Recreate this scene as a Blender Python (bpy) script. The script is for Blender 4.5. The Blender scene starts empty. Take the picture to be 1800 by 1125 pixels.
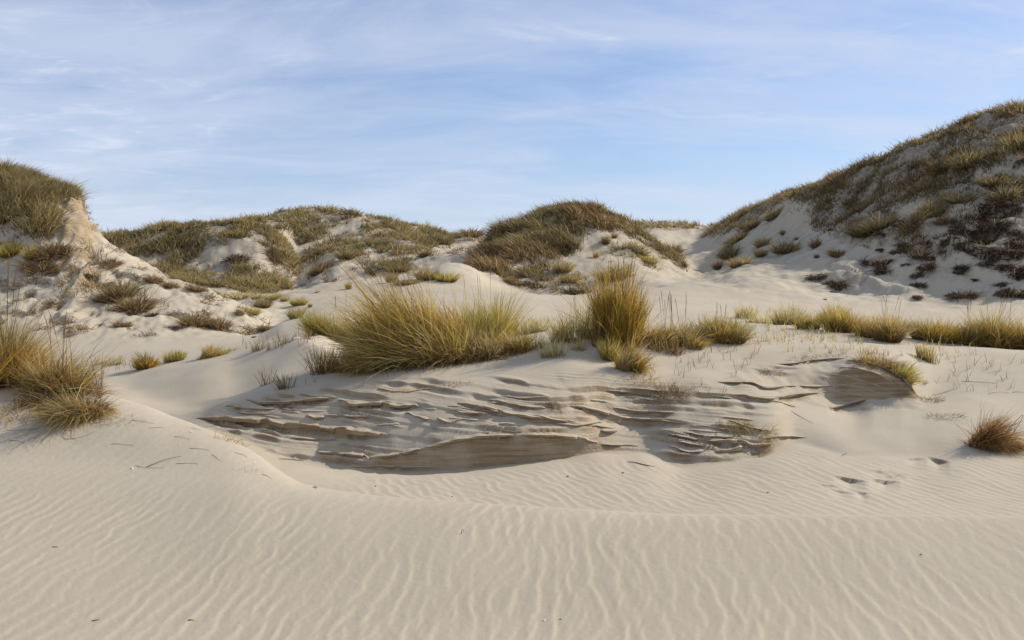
import bpy, math, random
import numpy as np
from math import radians as rad

# ------------------------------------------------------------------ camera, sky, sun
S = bpy.context.scene
COL = S.collection
EYE = 1.6            # camera height above the sand at the viewer's feet
F = 1600.0           # focal length in photograph pixels (1800 wide)
CX, HY = 900.0, 500.0

cam = bpy.data.cameras.new('camera')
cam.lens = 32.0
cam.sensor_width = 36.0
cam.shift_y = -62.5 / 1800.0
cam.clip_start = 0.05
cam.clip_end = 3000.0
camo = bpy.data.objects.new('camera', cam)
COL.objects.link(camo)
camo.location = (0, 0, EYE)
camo.rotation_euler = (rad(90), 0, 0)
S.camera = camo

SUN_EL, SUN_AZ = rad(34), rad(66)      # azimuth clockwise from the view direction
sd = (math.cos(SUN_EL) * math.sin(SUN_AZ), math.cos(SUN_EL) * math.cos(SUN_AZ), math.sin(SUN_EL))
sun = bpy.data.lights.new('sun', 'SUN')
sun.energy = 4.3
sun.angle = rad(0.8)
sun.color = (1.0, 0.93, 0.82)
suno = bpy.data.objects.new('sun', sun)
COL.objects.link(suno)
from mathutils import Vector, Euler
suno.rotation_euler = Vector(sd).to_track_quat('Z', 'Y').to_euler()

S.view_settings.view_transform = 'Standard'
S.view_settings.look = 'None'
S.view_settings.gamma = 1.0
S.view_settings.exposure = 0.1
S.view_settings.use_curve_mapping = False


def nd(nt, typ, **kw):
    n = nt.nodes.new(typ)
    for k, v in kw.items():
        setattr(n, k, v)
    return n


def setin(n, **kw):
    for k, v in kw.items():
        n.inputs[k.replace('_', ' ')].default_value = v
    return n


def math_(nt, op, a, b=None, c=None, clamp=False):
    n = nt.nodes.new('ShaderNodeMath')
    n.operation = op
    n.use_clamp = clamp
    for i, v in enumerate((a, b, c)):
        if v is None:
            continue
        if isinstance(v, (int, float)):
            n.inputs[i].default_value = v
        else:
            nt.links.new(v, n.inputs[i])
    return n.outputs[0]


def maprange(nt, v, a, b, c=0.0, d=1.0, smooth=True):
    n = nt.nodes.new('ShaderNodeMapRange')
    n.interpolation_type = 'SMOOTHSTEP' if smooth else 'LINEAR'
    nt.links.new(v, n.inputs[0])
    for i, x in enumerate((a, b, c, d)):
        n.inputs[i + 1].default_value = x
    return n.outputs[0]


def mixcol(nt, fac, a, b, blend='MIX'):
    n = nt.nodes.new('ShaderNodeMix')
    n.data_type = 'RGBA'
    n.blend_type = blend
    for sock, v in ((n.inputs[0], fac), (n.inputs[6], a), (n.inputs[7], b)):
        if isinstance(v, (int, float)):
            sock.default_value = v
        elif isinstance(v, tuple):
            sock.default_value = (*v, 1.0)
        else:
            nt.links.new(v, sock)
    return n.outputs[2]


def noise(nt, vec, scale, detail=4.0, rough=0.55, dist=0.0):
    n = nt.nodes.new('ShaderNodeTexNoise')
    n.inputs['Scale'].default_value = scale
    n.inputs['Detail'].default_value = detail
    n.inputs['Roughness'].default_value = rough
    n.inputs['Distortion'].default_value = dist
    if vec is not None:
        nt.links.new(vec, n.inputs['Vector'])
    return n.outputs[0]


W = bpy.data.worlds.new('World')
S.world = W
W.use_nodes = True
nt = W.node_tree
nt.nodes.clear()
sky = nd(nt, 'ShaderNodeTexSky', sky_type='NISHITA', sun_disc=False, sun_elevation=SUN_EL, sun_rotation=SUN_AZ,
         altitude=0.0, air_density=1.0, dust_density=0.35, ozone_density=2.5)
skyc = mixcol(nt, 1.0, sky.outputs[0], (0.86, 0.955, 1.15), 'MULTIPLY')
bg1 = nd(nt, 'ShaderNodeBackground')
nt.links.new(skyc, bg1.inputs[0])
bg1.inputs[1].default_value = 0.105
tc = nd(nt, 'ShaderNodeTexCoord')
sep = nd(nt, 'ShaderNodeSeparateXYZ')
nt.links.new(tc.outputs['Generated'], sep.inputs[0])
den = math_(nt, 'ADD', math_(nt, 'MAXIMUM', sep.outputs[2], 0.0), 0.16)
cmb = nd(nt, 'ShaderNodeCombineXYZ')          # the direction laid out on a high flat cloud deck
nt.links.new(math_(nt, 'DIVIDE', sep.outputs[0], den), cmb.inputs[0])
nt.links.new(math_(nt, 'DIVIDE', sep.outputs[1], den), cmb.inputs[1])
mp = nd(nt, 'ShaderNodeMapping')
mp.inputs['Rotation'].default_value = (0, 0, rad(24))
mp.inputs['Scale'].default_value = (0.8, 1.1, 1.0)
mp.inputs['Location'].default_value = (5.3, 2.9, 0.4)
nt.links.new(cmb.outputs[0], mp.inputs[0])
c1 = noise(nt, mp.outputs[0], 0.62, 7.0, 0.56, 0.5)
mp2 = nd(nt, 'ShaderNodeMapping')
mp2.inputs['Rotation'].default_value = (0, 0, rad(14))
mp2.inputs['Scale'].default_value = (1.3, 2.9, 1.0)
mp2.inputs['Location'].default_value = (8.3, 2.2, 1.4)
nt.links.new(cmb.outputs[0], mp2.inputs[0])
c2 = noise(nt, mp2.outputs[0], 0.9, 8.0, 0.6, 0.9)
cl = math_(nt, 'ADD', math_(nt, 'MULTIPLY', c1, 0.58), math_(nt, 'MULTIPLY', c2, 0.42))
mp3 = nd(nt, 'ShaderNodeMapping')
mp3.inputs['Rotation'].default_value = (0, 0, rad(30))
mp3.inputs['Scale'].default_value = (2.2, 4.2, 1.0)
nt.links.new(cmb.outputs[0], mp3.inputs[0])
c3 = noise(nt, mp3.outputs[0], 1.2, 9.0, 0.62, 1.2)
wisp = math_(nt, 'MULTIPLY', maprange(nt, c3, 0.50, 0.74), maprange(nt, c1, 0.38, 0.58))
low = maprange(nt, sep.outputs[2], 0.22, 0.02, 0.0, 0.26)
fac = math_(nt, 'ADD', math_(nt, 'ADD', maprange(nt, cl, 0.33, 0.66, 0.16, 0.74), math_(nt, 'MULTIPLY', wisp, 0.30)), low, clamp=True)
bg2 = nd(nt, 'ShaderNodeBackground')
bg2.inputs[0].default_value = (0.63, 0.695, 0.84, 1)
bg2.inputs[1].default_value = 1.0
mxs = nd(nt, 'ShaderNodeMixShader')
nt.links.new(fac, mxs.inputs[0])
nt.links.new(bg1.outputs[0], mxs.inputs[1])
nt.links.new(bg2.outputs[0], mxs.inputs[2])
wo = nd(nt, 'ShaderNodeOutputWorld')
nt.links.new(mxs.outputs[0], wo.inputs[0])

# ------------------------------------------------------------------ numeric helpers
rng = np.random.default_rng(7)
random.seed(7)


def _hash(ix, iy, seed):
    h = (ix.astype(np.int64) * 374761393 + iy.astype(np.int64) * 668265263 + seed * 1442695041) & 0xFFFFFFFF
    h = ((h ^ (h >> 13)) * 1274126177) & 0xFFFFFFFF
    return (h ^ (h >> 16)) & 0xFFFFFFFF


def perlin(x, y, seed=0):
    ix, iy = np.floor(x), np.floor(y)
    fx, fy = x - ix, y - iy
    ux, uy = fx * fx * fx * (fx * (fx * 6 - 15) + 10), fy * fy * fy * (fy * (fy * 6 - 15) + 10)

    def g(dx, dy):
        a = _hash(ix + dx, iy + dy, seed) * (2 * math.pi / 4294967296.0)
        return np.cos(a) * (fx - dx) + np.sin(a) * (fy - dy)
    a, b, c, d = g(0, 0), g(1, 0), g(0, 1), g(1, 1)
    return ((a + ux * (b - a)) * (1 - uy) + (c + ux * (d - c)) * uy) * 1.5


def fbm(x, y, o=4, seed=0, gain=0.5):
    s, a, f = 0.0, 1.0, 1.0
    for k in range(o):
        s = s + a * perlin(x * f + 13.7 * k, y * f - 7.3 * k, seed + k)
        a *= gain
        f *= 2.03
    return s


def sst(a, b, x):
    t = np.clip((x - a) / (b - a), 0, 1)
    return t * t * (3 - 2 * t)


def pchip_slopes(x, y):
    h = np.diff(x, axis=0)
    dl = np.diff(y, axis=0) / h
    m = np.zeros_like(y)
    w1, w2 = 2 * h[1:] + h[:-1], h[1:] + 2 * h[:-1]
    ok = dl[1:] * dl[:-1] > 0
    with np.errstate(divide='ignore', invalid='ignore'):
        hm = (w1 + w2) / (w1 / dl[:-1] + w2 / dl[1:])
    m[1:-1] = np.where(ok, hm, 0)
    m[0], m[-1] = dl[0], dl[-1]
    return m


def hermite(x0, x1, y0, y1, m0, m1, q):
    h = x1 - x0
    t = (q - x0) / h
    t2, t3 = t * t, t * t * t
    return (2 * t3 - 3 * t2 + 1) * y0 + (t3 - 2 * t2 + t) * h * m0 + (-2 * t3 + 3 * t2) * y1 + (t3 - t2) * h * m1


def pchip1(xs, ys, q):
    xs, ys = np.asarray(xs, float), np.asarray(ys, float)
    m = pchip_slopes(xs[:, None], ys[:, None])[:, 0]
    m[0] = m[-1] = 0
    q = np.clip(q, xs[0], xs[-1])
    k = np.clip(np.searchsorted(xs, q, side='right') - 1, 0, len(xs) - 2)
    return hermite(xs[k], xs[k + 1], ys[k], ys[k + 1], m[k], m[k + 1], q)


# ------------------------------------------------------------------ terrain: a survey of ridge and hollow lines
# each line: bearing (as photograph column) -> (photograph row, distance in metres); the heights follow from both
LINES = {
 'foot':   [(-400, 1380, 2.9), (2200, 1380, 2.9)],
 'near':   [(-400, 1118, 4.1), (900, 1124, 4.1), (2200, 1124, 4.1)],
 'apron':  [(-400, 815, 7.1), (0, 820, 7.0), (200, 823, 6.95), (300, 831, 6.8), (400, 842, 6.6), (500, 866, 6.35), (600, 884, 6.1),
            (700, 895, 5.95), (800, 901, 5.85), (1000, 909, 5.8), (1200, 917, 5.7), (1800, 919, 5.65), (2200, 919, 5.65)],
 'ridge':  [(-400, 655, 9.0), (0, 668, 8.9), (100, 678, 8.8), (180, 691, 8.6), (250, 713, 8.4), (300, 734, 8.2), (350, 750, 8.0),
            (400, 768, 7.8), (450, 796, 7.5), (490, 825, 7.2), (530, 848, 7.0), (600, 863, 6.8), (700, 875, 6.6), (800, 882, 6.5),
            (1000, 894, 6.3), (1200, 904, 6.2), (1500, 906, 6.2), (1800, 907, 6.2), (2200, 907, 6.2)],
 'dip':    [(-400, 720, 10.4), (0, 730, 10.2), (180, 742, 9.9), (250, 755, 9.7), (300, 772, 9.3), (400, 822, 8.6), (450, 846, 8.3),
            (500, 868, 8.0), (600, 878, 7.7), (800, 890, 7.4), (1000, 900, 7.15), (1200, 907, 7.0), (1500, 909, 6.95), (1800, 907, 6.95), (2200, 907, 6.95)],
 'base':   [(-400, 715, 11.3), (0, 716, 11.2), (180, 722, 10.9), (250, 729, 10.5), (300, 738, 10.3), (350, 748, 10.1), (400, 763, 9.9),
            (450, 788, 9.6), (500, 808, 9.35), (600, 826, 9.1), (700, 830, 9.0), (800, 828, 9.0), (900, 821, 9.05), (1000, 808, 9.2),
            (1060, 800, 9.3), (1120, 799, 9.35), (1200, 822, 9.0), (1300, 809, 9.1), (1400, 782, 9.5), (1500, 800, 9.1), (1600, 800, 9.1),
            (1700, 790, 9.1), (1800, 805, 8.9), (2200, 805, 8.9)],
 'wall':   [(-400, 712, 11.5), (0, 713, 11.4), (180, 719, 11.1), (250, 726, 10.65), (300, 734, 10.45), (350, 742, 10.25), (400, 752, 10.06),
            (450, 772, 9.78), (500, 790, 9.55), (600, 809, 9.25), (640, 809, 9.14), (700, 799, 9.08), (775, 781, 9.08), (840, 772, 9.10), (933, 768, 9.15),
            (1027, 774, 9.29), (1060, 783, 9.39), (1120, 786, 9.48), (1200, 805, 9.15), (1260, 792, 9.18), (1300, 790, 9.22), (1360, 775, 9.4), (1400, 770, 9.65), (1500, 785, 9.3),
            (1600, 785, 9.3), (1700, 777, 9.3), (1800, 792, 9.1), (2200, 792, 9.1)],
 'bank':   [(-400, 690, 12.2), (0, 690, 12.2), (180, 690, 12.0), (250, 716, 11.0), (300, 722, 10.85), (350, 726, 10.8), (400, 711, 10.8),
            (450, 697, 10.8), (500, 686, 10.8), (600, 673, 10.75), (700, 664, 10.65), (800, 659, 10.55), (900, 655, 10.5), (1000, 652, 10.45),
            (1100, 657, 10.4), (1200, 668, 10.4), (1300, 668, 10.5), (1350, 671, 10.55), (1400, 682, 10.6), (1450, 698, 10.66), (1500, 706, 10.72), (1540, 699, 10.72), (1580, 700, 10.70), (1605, 706, 10.66), (1625, 712, 10.6), (1660, 706, 10.7), (1700, 700, 10.8),
            (1800, 690, 11.0), (2200, 690, 11.0)],
 'notch':  [(-400, 680, 12.8), (0, 680, 12.8), (180, 678, 12.6), (300, 700, 11.6), (400, 695, 11.3), (500, 670, 11.3), (600, 658, 11.2),
            (700, 650, 11.0), (800, 645, 10.95), (900, 638, 10.95), (1000, 628, 10.95), (1100, 640, 10.9), (1200, 645, 11.0), (1300, 645, 11.1), (1400, 641, 11.2),
            (1450, 646, 11.0), (1500, 645, 10.90), (1540, 651, 10.86), (1580, 666, 10.83), (1605, 686, 10.79), (1616, 700, 10.80), (1640, 695, 11.0), (1700, 676, 11.3), (1800, 665, 11.5), (2200, 665, 11.5)],
 'crest':  [(-400, 662, 14.0), (0, 657, 14.0), (180, 652, 14.0), (250, 641, 14.0), (300, 633, 14.0), (400, 618, 14.0), (470, 602, 13.9), (520, 595, 13.4), (560, 606, 12.7),
            (600, 626, 12.1), (700, 621, 12.0), (800, 618, 12.0), (900, 612, 12.0), (960, 603, 12.0), (1010, 591, 12.0), (1050, 585, 12.0), (1100, 588, 12.0),
            (1150, 596, 12.0), (1200, 599, 12.2), (1300, 599, 12.6), (1400, 600, 12.6), (1500, 603, 12.6), (1600, 610, 12.6), (1700, 613, 13.0), (1800, 616, 13.0), (2200, 620, 13.0)],
 'lee':    [(-400, 668, 16.0), (0, 662, 16.0), (200, 655, 16.0), (300, 640, 16.0), (400, 624, 16.0), (500, 598, 16.0), (560, 588, 15.6), (600, 610, 14.6), (800, 618, 14.5),
            (900, 614, 14.5), (1000, 604, 14.5), (1100, 600, 14.5), (1200, 602, 14.3), (1300, 604, 14.0), (1400, 606, 14.0), (1500, 609, 14.0), (1800, 622, 14.4), (2200, 626, 14.4)],
 'terrace': [(-400, 620, 18.6), (0, 618, 18.6), (100, 616, 18.6), (200, 612, 18.6), (300, 606, 18.8), (400, 600, 19.2), (450, 594, 19.6), (500, 577, 19.0),
            (600, 562, 19.0), (700, 566, 19.0), (800, 566, 19.0), (900, 567, 19.0), (1000, 571, 18.5), (1100, 576, 18.0), (1200, 578, 17.4), (1300, 575, 17.0), (1400, 573, 17.0),
            (1500, 577, 17.0), (1600, 583, 17.0), (1700, 587, 17.0), (1800, 590, 17.0), (2200, 595, 17.0)],
 'slope':  [(-400, 520, 22.4), (0, 524, 22.4), (100, 530, 22.2), (200, 544, 22.0), (300, 561, 21.6), (400, 578, 21.4), (450, 584, 21.6), (500, 566, 22.5), (600, 549, 23.5),
            (700, 545, 24), (800, 544, 24), (900, 545, 24), (1000, 550, 24), (1100, 556, 23.5), (1200, 560, 22.5), (1300, 566, 21.5), (1400, 572, 21), (1500, 576, 21), (1600, 578, 21), (1800, 582, 21), (2200, 585, 21)],
 'west':   [(-400, 285, 27.2), (0, 304, 27.0), (50, 316, 27.0), (100, 329, 27.0), (128, 338, 27.0), (141, 350, 27.0), (150, 374, 26.9), (160, 402, 26.8), (176, 416, 26.6),
            (200, 437, 26.3), (260, 470, 25.8), (300, 491, 25.4), (350, 506, 25.0), (400, 531, 24.5), (450, 559, 24.0), (490, 580, 23.9), (520, 560, 26),
            (600, 533, 29), (700, 522, 30), (800, 520, 30), (900, 526, 29), (1000, 532, 28), (1100, 538, 27), (1200, 543, 26), (1300, 552, 25), (1400, 560, 24.5), (1500, 566, 24), (1600, 569, 24), (1800, 572, 24), (2200, 575, 24)],
 'vale':   [(-400, 560, 34), (0, 560, 34), (200, 550, 34), (300, 545, 33), (400, 545, 32), (450, 540, 32), (500, 533, 32), (560, 522, 33), (620, 512, 34), (700, 506, 34),
            (750, 502, 34), (800, 503, 34), (900, 516, 33), (1000, 525, 33), (1100, 525, 32), (1200, 521, 32), (1300, 530, 31), (1400, 540, 30), (1500, 548, 29), (1600, 553, 28.5), (1700, 555, 28), (1800, 553, 28), (2200, 548, 28)],
 'spur':   [(-400, 540, 41), (200, 535, 40), (350, 532, 39), (430, 528, 38), (480, 520, 38), (560, 505, 38), (620, 494, 38), (680, 491, 38), (740, 480, 39), (790, 464, 40), (830, 476, 39.5),
            (860, 496, 39), (900, 511, 39), (1000, 520, 38), (1050, 516, 38), (1100, 507, 38), (1200, 498, 38), (1300, 502, 36), (1400, 513, 35), (1500, 526, 34), (1600, 534, 33), (1700, 535, 32.5), (1800, 530, 32), (2200, 515, 32)],
 'hollow': [(-400, 540, 46), (200, 520, 46), (300, 505, 45), (400, 512, 44), (480, 520, 43.5), (560, 512, 43.5), (620, 502, 43.5), (700, 498, 44), (760, 492, 44), (800, 484, 44), (830, 470, 43.5),
            (860, 462, 43.5), (900, 452, 44), (950, 450, 44), (1000, 452, 44), (1050, 450, 44), (1100, 458, 44), (1150, 472, 44), (1200, 489, 44), (1230, 492, 43),
            (1300, 480, 42), (1400, 470, 40.5), (1500, 459, 38.5), (1600, 442, 37), (1700, 424, 36), (1800, 400, 35.5), (2200, 320, 35.5)],
 'middle': [(-400, 500, 50), (200, 490, 50), (250, 478, 50), (300, 480, 50), (400, 475, 50), (440, 468, 50), (480, 488, 49.5), (505, 508, 49.5), (535, 500, 49.5), (560, 478, 50), (600, 462, 50), (700, 458, 50), (780, 455, 50), (820, 452, 49),
            (840, 438, 49), (870, 418, 49.5), (900, 399, 50), (950, 379, 50), (985, 366, 50), (1010, 363, 50), (1050, 369, 50), (1080, 382, 50), (1110, 396, 50), (1130, 410, 50),
            (1160, 431, 50), (1190, 456, 49.5), (1208, 476, 49), (1225, 484, 49), (1260, 474, 49.5), (1300, 452, 50), (1350, 430, 49.5), (1400, 412, 48), (1500, 380, 45), (1600, 342, 42.5), (1700, 302, 41), (1800, 274, 40), (2200, 205, 40)],
 'rise':   [(-400, 440, 55), (100, 424, 55), (190, 415, 55), (240, 411, 55), (300, 404, 55), (360, 397, 55), (420, 394, 55), (450, 399, 55), (480, 414, 55), (505, 434, 55), (522, 458, 55.5), (545, 452, 56), (565, 440, 57),
            (600, 428, 58), (650, 424, 58), (700, 425, 58), (780, 440, 57), (830, 446, 56), (870, 450, 56), (950, 440, 57), (1050, 440, 57), (1110, 450, 57), (1150, 452, 57), (1190, 456, 58), (1215, 452, 58), (1240, 445, 58.5), (1300, 408, 59),
            (1350, 374, 58), (1400, 338, 56), (1450, 321, 54), (1500, 301, 51.5), (1560, 273, 49.5), (1620, 247, 48), (1680, 218, 46.5), (1720, 203, 46), (1800, 192, 45.5), (2200, 165, 45)],
 'crown':  [(-400, 460, 66), (300, 430, 66), (420, 410, 66), (455, 396, 66), (475, 384, 66), (500, 377, 66), (550, 374, 66), (600, 374, 66), (640, 380, 66), (680, 391, 66), (740, 401, 66), (790, 412, 66), (830, 415, 66),
            (900, 425, 68), (1000, 425, 70), (1100, 412, 73), (1150, 410, 74), (1190, 418, 74), (1222, 421, 73), (1260, 398, 72), (1300, 377, 70), (1340, 362, 68), (1380, 347, 66), (1420, 350, 65), (1500, 340, 64), (1600, 300, 62), (1800, 250, 60), (2200, 230, 60)],
 'far':    [(-400, 470, 90), (800, 440, 90), (900, 425, 90), (1000, 410, 90), (1080, 400, 90), (1115, 396, 90), (1150, 394, 90), (1200, 396, 90), (1230, 399, 90), (1300, 415, 90), (1500, 410, 90), (1800, 360, 90), (2200, 360, 90)],
 'beyond': [(-400, 490, 150), (2200, 490, 150)],
 'end':    [(-400, 504, 900), (2200, 504, 900)],
}
colpx = np.concatenate([
    CX + F * np.tan(np.radians(np.linspace(-83, -49, 14))),
    np.linspace(-900, -190, 50)[:-1], np.arange(-190, 1990, 3.0), np.linspace(1990, 2700, 50),
    CX + F * np.tan(np.radians(np.linspace(49, 83, 14)))])
rows = np.concatenate([
    np.linspace(0.3, 2.9, 16)[:-1], np.arange(2.9, 3.9, 0.05), np.arange(3.9, 6.5, 0.022), np.arange(6.5, 7.4, 0.026), np.arange(7.4, 8.4, 0.012), np.arange(8.4, 8.8, 0.022),
    np.arange(8.8, 11.1, 0.0125), np.arange(11.1, 14.2, 0.04), np.arange(14.2, 21, 0.1), np.arange(21, 27.6, 0.07),
    np.arange(27.6, 52, 0.16), np.arange(52, 60, 0.2), np.arange(60, 92, 0.5), np.geomspace(92, 900, 22)])
NC, NR = len(colpx), len(rows)
pxc = np.clip(colpx, -400, 2200)
KD, KZ = [np.full(NC, 0.2)], [np.full(NC, 0.0)]
for nm, pts in LINES.items():
    a = np.array(pts, float)
    dd = pchip1(a[:, 0], a[:, 2], pxc)
    zz = EYE + (HY - pchip1(a[:, 0], a[:, 1], pxc)) * dd / F
    if nm == 'foot':
        zz = np.zeros(NC)
    KD.append(dd)
    KZ.append(zz)
KD, KZ = np.array(KD), np.array(KZ)
KD = np.maximum.accumulate(KD, axis=0) + 1e-4 * np.arange(len(KD))[:, None]
side = sst(1500, 5000, np.abs(colpx - CX))          # far off to the sides the dunes sink into low sand
KZ = KZ * (1 - side) + side * np.minimum(KZ, 0.35 + 0.0 * KZ)
NAMES = ['start'] + list(LINES)
LI = {n: i for i, n in enumerate(NAMES)}
M = pchip_slopes(KD, KZ)
for _k in range(len(M)):                             # blend the slopes sideways so that no crease runs along a sight line
    _w = 16 if _k < 6 else 9 if _k < 13 else 5
    _g = np.exp(-0.5 * (np.arange(-3 * _w, 3 * _w + 1) / _w) ** 2)
    M[_k] = np.convolve(np.pad(M[_k], 3 * _w, mode='edge'), _g / _g.sum(), 'valid')
Z = np.zeros((NR, NC))
R2 = np.repeat(rows[:, None], NC, 1)
SEG = np.zeros((NR, NC), np.int32)
for k in range(len(KD) - 1):
    m = (R2 >= KD[k]) & (R2 < KD[k + 1]) if k else (R2 < KD[1])
    v = hermite(KD[k], KD[k + 1], KZ[k], KZ[k + 1], M[k], M[k + 1], R2)
    Z = np.where(m, v, Z)
    SEG = np.where(m, k, SEG)
Z = np.where(R2 >= KD[-1], KZ[-1], Z)
PX = np.repeat(colpx[None, :], NR, 0)
X = (PX - CX) / F * R2
Y = R2


def line_d(nm):
    return KD[LI[nm]][None, :]


# --- masks on the sheet
m_far = sst(20, 30, Y)
bankm = sst(0.0, 0.10, Y - line_d('base')) * (1 - sst(-0.25, 0.10, Y - line_d('bank'))) * sst(330, 400, PX) * (1 - sst(1340, 1420, PX))
notchm = sst(0.0, 0.15, Y - line_d('bank') + 0.30) * (1 - sst(-0.2, 0.05, Y - line_d('crest') + 1.3)) * sst(1270, 1340, PX) * (1 - sst(1590, 1640, PX))
# --- broad and fine unevenness
Z += 0.030 * fbm(X / 1.6, Y / 1.6, 3, 11) * sst(6.3, 9, Y) * (1 - 0.5 * bankm) * (1 - 0.5 * sst(14, 18, Y))
valley = sst(480, 560, PX) * (1 - sst(-3, 1, Y - line_d('spur')))
m_dune = m_far * (1 - 0.8 * valley)
Z += m_dune * (0.22 * sst(40, 50, Y) * fbm(X / 5.5, Y / 5.5, 2, 25) + 0.16 * fbm(X / 3.1, Y / 3.1, 4, 21) + 0.10 * np.abs(fbm(X / 1.3, Y / 1.3, 3, 31)))
leftd = sst(0, 3, Y - line_d('terrace')) * (1 - sst(0, 3, Y - line_d('west'))) * (1 - sst(430, 500, PX))
rightd = sst(0, 4, Y - line_d('spur')) * sst(1380, 1500, PX) * (1 - sst(80, 95, Y))
bedw = (Z * 2.3 + 0.25 * X + 0.8 * fbm(X / 1.3, Y / 1.6, 4, 43))
wst = sst(-0.15, 0.25, fbm(X / 1.4, Y / 1.4, 3, 47))
scarpw = leftd * wst * sst(0.72, 0.86, bedw % 1.0)
Z += leftd * (-0.07 * np.abs(fbm(X / 1.6, Y / 2.2, 4, 41)) + 0.05 * fbm(X / 0.45, Y / 0.6, 3, 45, 0.6) + 0.13 * wst * np.where(bedw % 1.0 < 0.8, 0.5 - (bedw % 1.0) / 0.8, ((bedw % 1.0) - 0.8) / 0.2 - 0.5))
Z += rightd * (-0.60 * np.abs(fbm(X / 2.0 + Y / 4, Y / 5.0, 4, 51)) + 0.12 * fbm(X / 0.7, Y / 0.7, 3, 55))
bedr = Z * 1.25 + 0.9 * fbm(X / 2.8, Y / 4.5, 3, 57, 0.5) + 0.06 * X
crag = rightd * sst(-0.05, 0.25, fbm(X / 2.2, Y / 3.2, 3, 59)) * (1 - sst(1.5, 4.5, Z - 0.35 * (X - 12))) * sst(1480, 1580, PX)
fr_ = bedr % 1.0
Z += crag * 0.50 * np.where(fr_ < 0.8, 0.5 - fr_ / 0.8, (fr_ - 0.8) / 0.2 - 0.5)
scarp = crag * sst(0.70, 0.85, fr_)
cliff = sst(95, 108, PX) * (1 - sst(168, 185, PX)) * leftd
Z += cliff * 0.10 * fbm(X / 0.35, Z / 0.5, 4, 61)
# crusted lumps and gullies down the dune feet
feet = sst(0, 3, Y - line_d('hollow') + 1.5) * (1 - sst(1380, 1450, PX)) * (1 - sst(60, 70, Y))
Z += feet * (-0.14 * np.abs(fbm(X / 1.5, Y / 2.5, 4, 71)))
# shelves: the wind-cut bank stands in thin beds that dip to the right
warp = 0.017 * fbm(X / 1.1, Y / 1.1, 3, 81) + 0.004 * fbm(X / 0.2, Y / 0.2, 2, 86)
bed = Z + 0.065 * X + 0.010 * np.sin(X * 1.7) + warp
dsum = 0.0
mean_on = (bankm > 0.5)
drape = sst(-0.22, 0.25, fbm(X / 0.55 + 0.35 * Y, Y / 1.4, 3, 95) + 0.05)
for hB, sharp, am, sd in ((0.095, 0.16, 0.85, 91), (0.036, 0.34, 0.75, 191)):
    bs = bed / hB + sd
    bs = bs + 0.26 * np.sin(bs * 1.9 + 0.7) + 0.14 * np.sin(bs * 4.3)
    fl = np.floor(bs)
    fr = bs - fl
    lip = 0.60 + 0.2 * perlin(fl * 3.7 + 0.5, X * 0.6, sd)
    stepf = np.where(fr < lip, 0.12 * fr / lip, 0.12 + 0.88 * np.clip((fr - lip) / sharp, 0, 1))
    on = sst(-0.25, 0.15, perlin(fl * 2.3 + 0.37, X * 1.3, sd + 6) + 0.25)
    q = (stepf - fr) * hB * am * on
    dsum = dsum + q - q[mean_on].mean()
amt = np.clip(bankm * (0.25 + 0.75 * drape), 0, 1)
dz = dsum
Z += amt * dz
amt2 = notchm * 0.75 * sst(-0.15, 0.35, fbm(X / 0.7, Y / 0.5, 3, 98) + 0.05)
Z += amt2 * dz * 0.6
Z += notchm * 0.03 * fbm(X / 0.45, Z / 0.3, 3, 199)
lip2 = sst(-0.1, 0.35, fbm(X / 0.5 + 3, Y / 0.4, 2, 197)) * sst(1230, 1420, PX) * (1 - sst(1640, 1700, PX)) * sst(7.6, 7.9, Y) * (1 - sst(8.6, 8.9, Y))
fr3 = (bed * 22) % 1.0


# --- wind ripples
def ripples(x, y, lam, ang, spread, seed, n=16):
    g = np.random.default_rng(seed)
    s = np.zeros(x.shape, complex)
    for _ in range(n):
        k = 2 * math.pi / (lam * (1 + 0.16 * g.normal()))
        a = ang + spread * g.normal()
        s += g.uniform(0.6, 1.0) * np.exp(1j * (k * (np.cos(a) * x + np.sin(a) * y) + g.uniform(0, 6.283)))
    ph = np.angle(s)
    amp = np.clip(np.abs(s) / math.sqrt(n), 0.15, 1.2)
    # gentle windward side, short lee side to the right
    t = (ph / (2 * math.pi)) % 1.0
    prof = np.where(t < 0.72, sst(0, 0.72, t), 1 - sst(0.72, 1.0, t)) ** 1.7 * 1.15
    return (prof - 0.5) * np.minimum(1.0, amp * 1.2)


xr = X + 0.05 * fbm(X / 0.8, Y / 0.8, 2, 101) + 0.020 * fbm(X / 0.22, Y / 0.34, 2, 103)
nearm = (1 - sst(-0.25, 0.1, Y - line_d('ridge'))) * sst(2.0, 3.0, Y)
fan = 0.0
A1 = ripples(xr, Y, 0.108, rad(-3), rad(9), 23, 22)
moundm = sst(-0.9, 0.1, Y - line_d('apron')) * (1 - sst(520, 760, PX))
Z += nearm * (1 - 0.85 * moundm) * A1 * 0.0034 * (0.45 + 0.75 * sst(-0.5, 0.4, fbm(X / 0.9, Y / 1.6, 3, 131)))
hol = sst(0.1, 0.6, Y - line_d('ridge')) * (1 - sst(-0.5, -0.05, Y - line_d('base'))) * sst(520, 700, PX)
hol2 = (1 - 0.95 * sst(1400, 1450, PX) * (1 - sst(1660, 1720, PX)) * sst(7.4, 7.7, Y)) * sst(-0.4, 0.2, Y - line_d('base')) * (1 - sst(9.6, 10.2, Y)) * sst(1420, 1500, PX)
A2 = ripples(xr + 0.12 * Y, Y, 0.115, rad(14), rad(11), 9)
Z += np.clip(hol + hol2, 0, 1) * A2 * 0.0048
ripple_tone = np.clip(nearm * (1 - 0.55 * moundm), 0, 1) * (0.80 - 0.75 * A1) + np.clip(hol + hol2, 0, 1) * 0.35 * (1 - sst(-0.25, 0.1, Y - line_d('ridge')) * 0.2) * (0.6 - 0.6 * A2)  # darkens the near and hollow sand, ripple troughs more than crests
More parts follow.
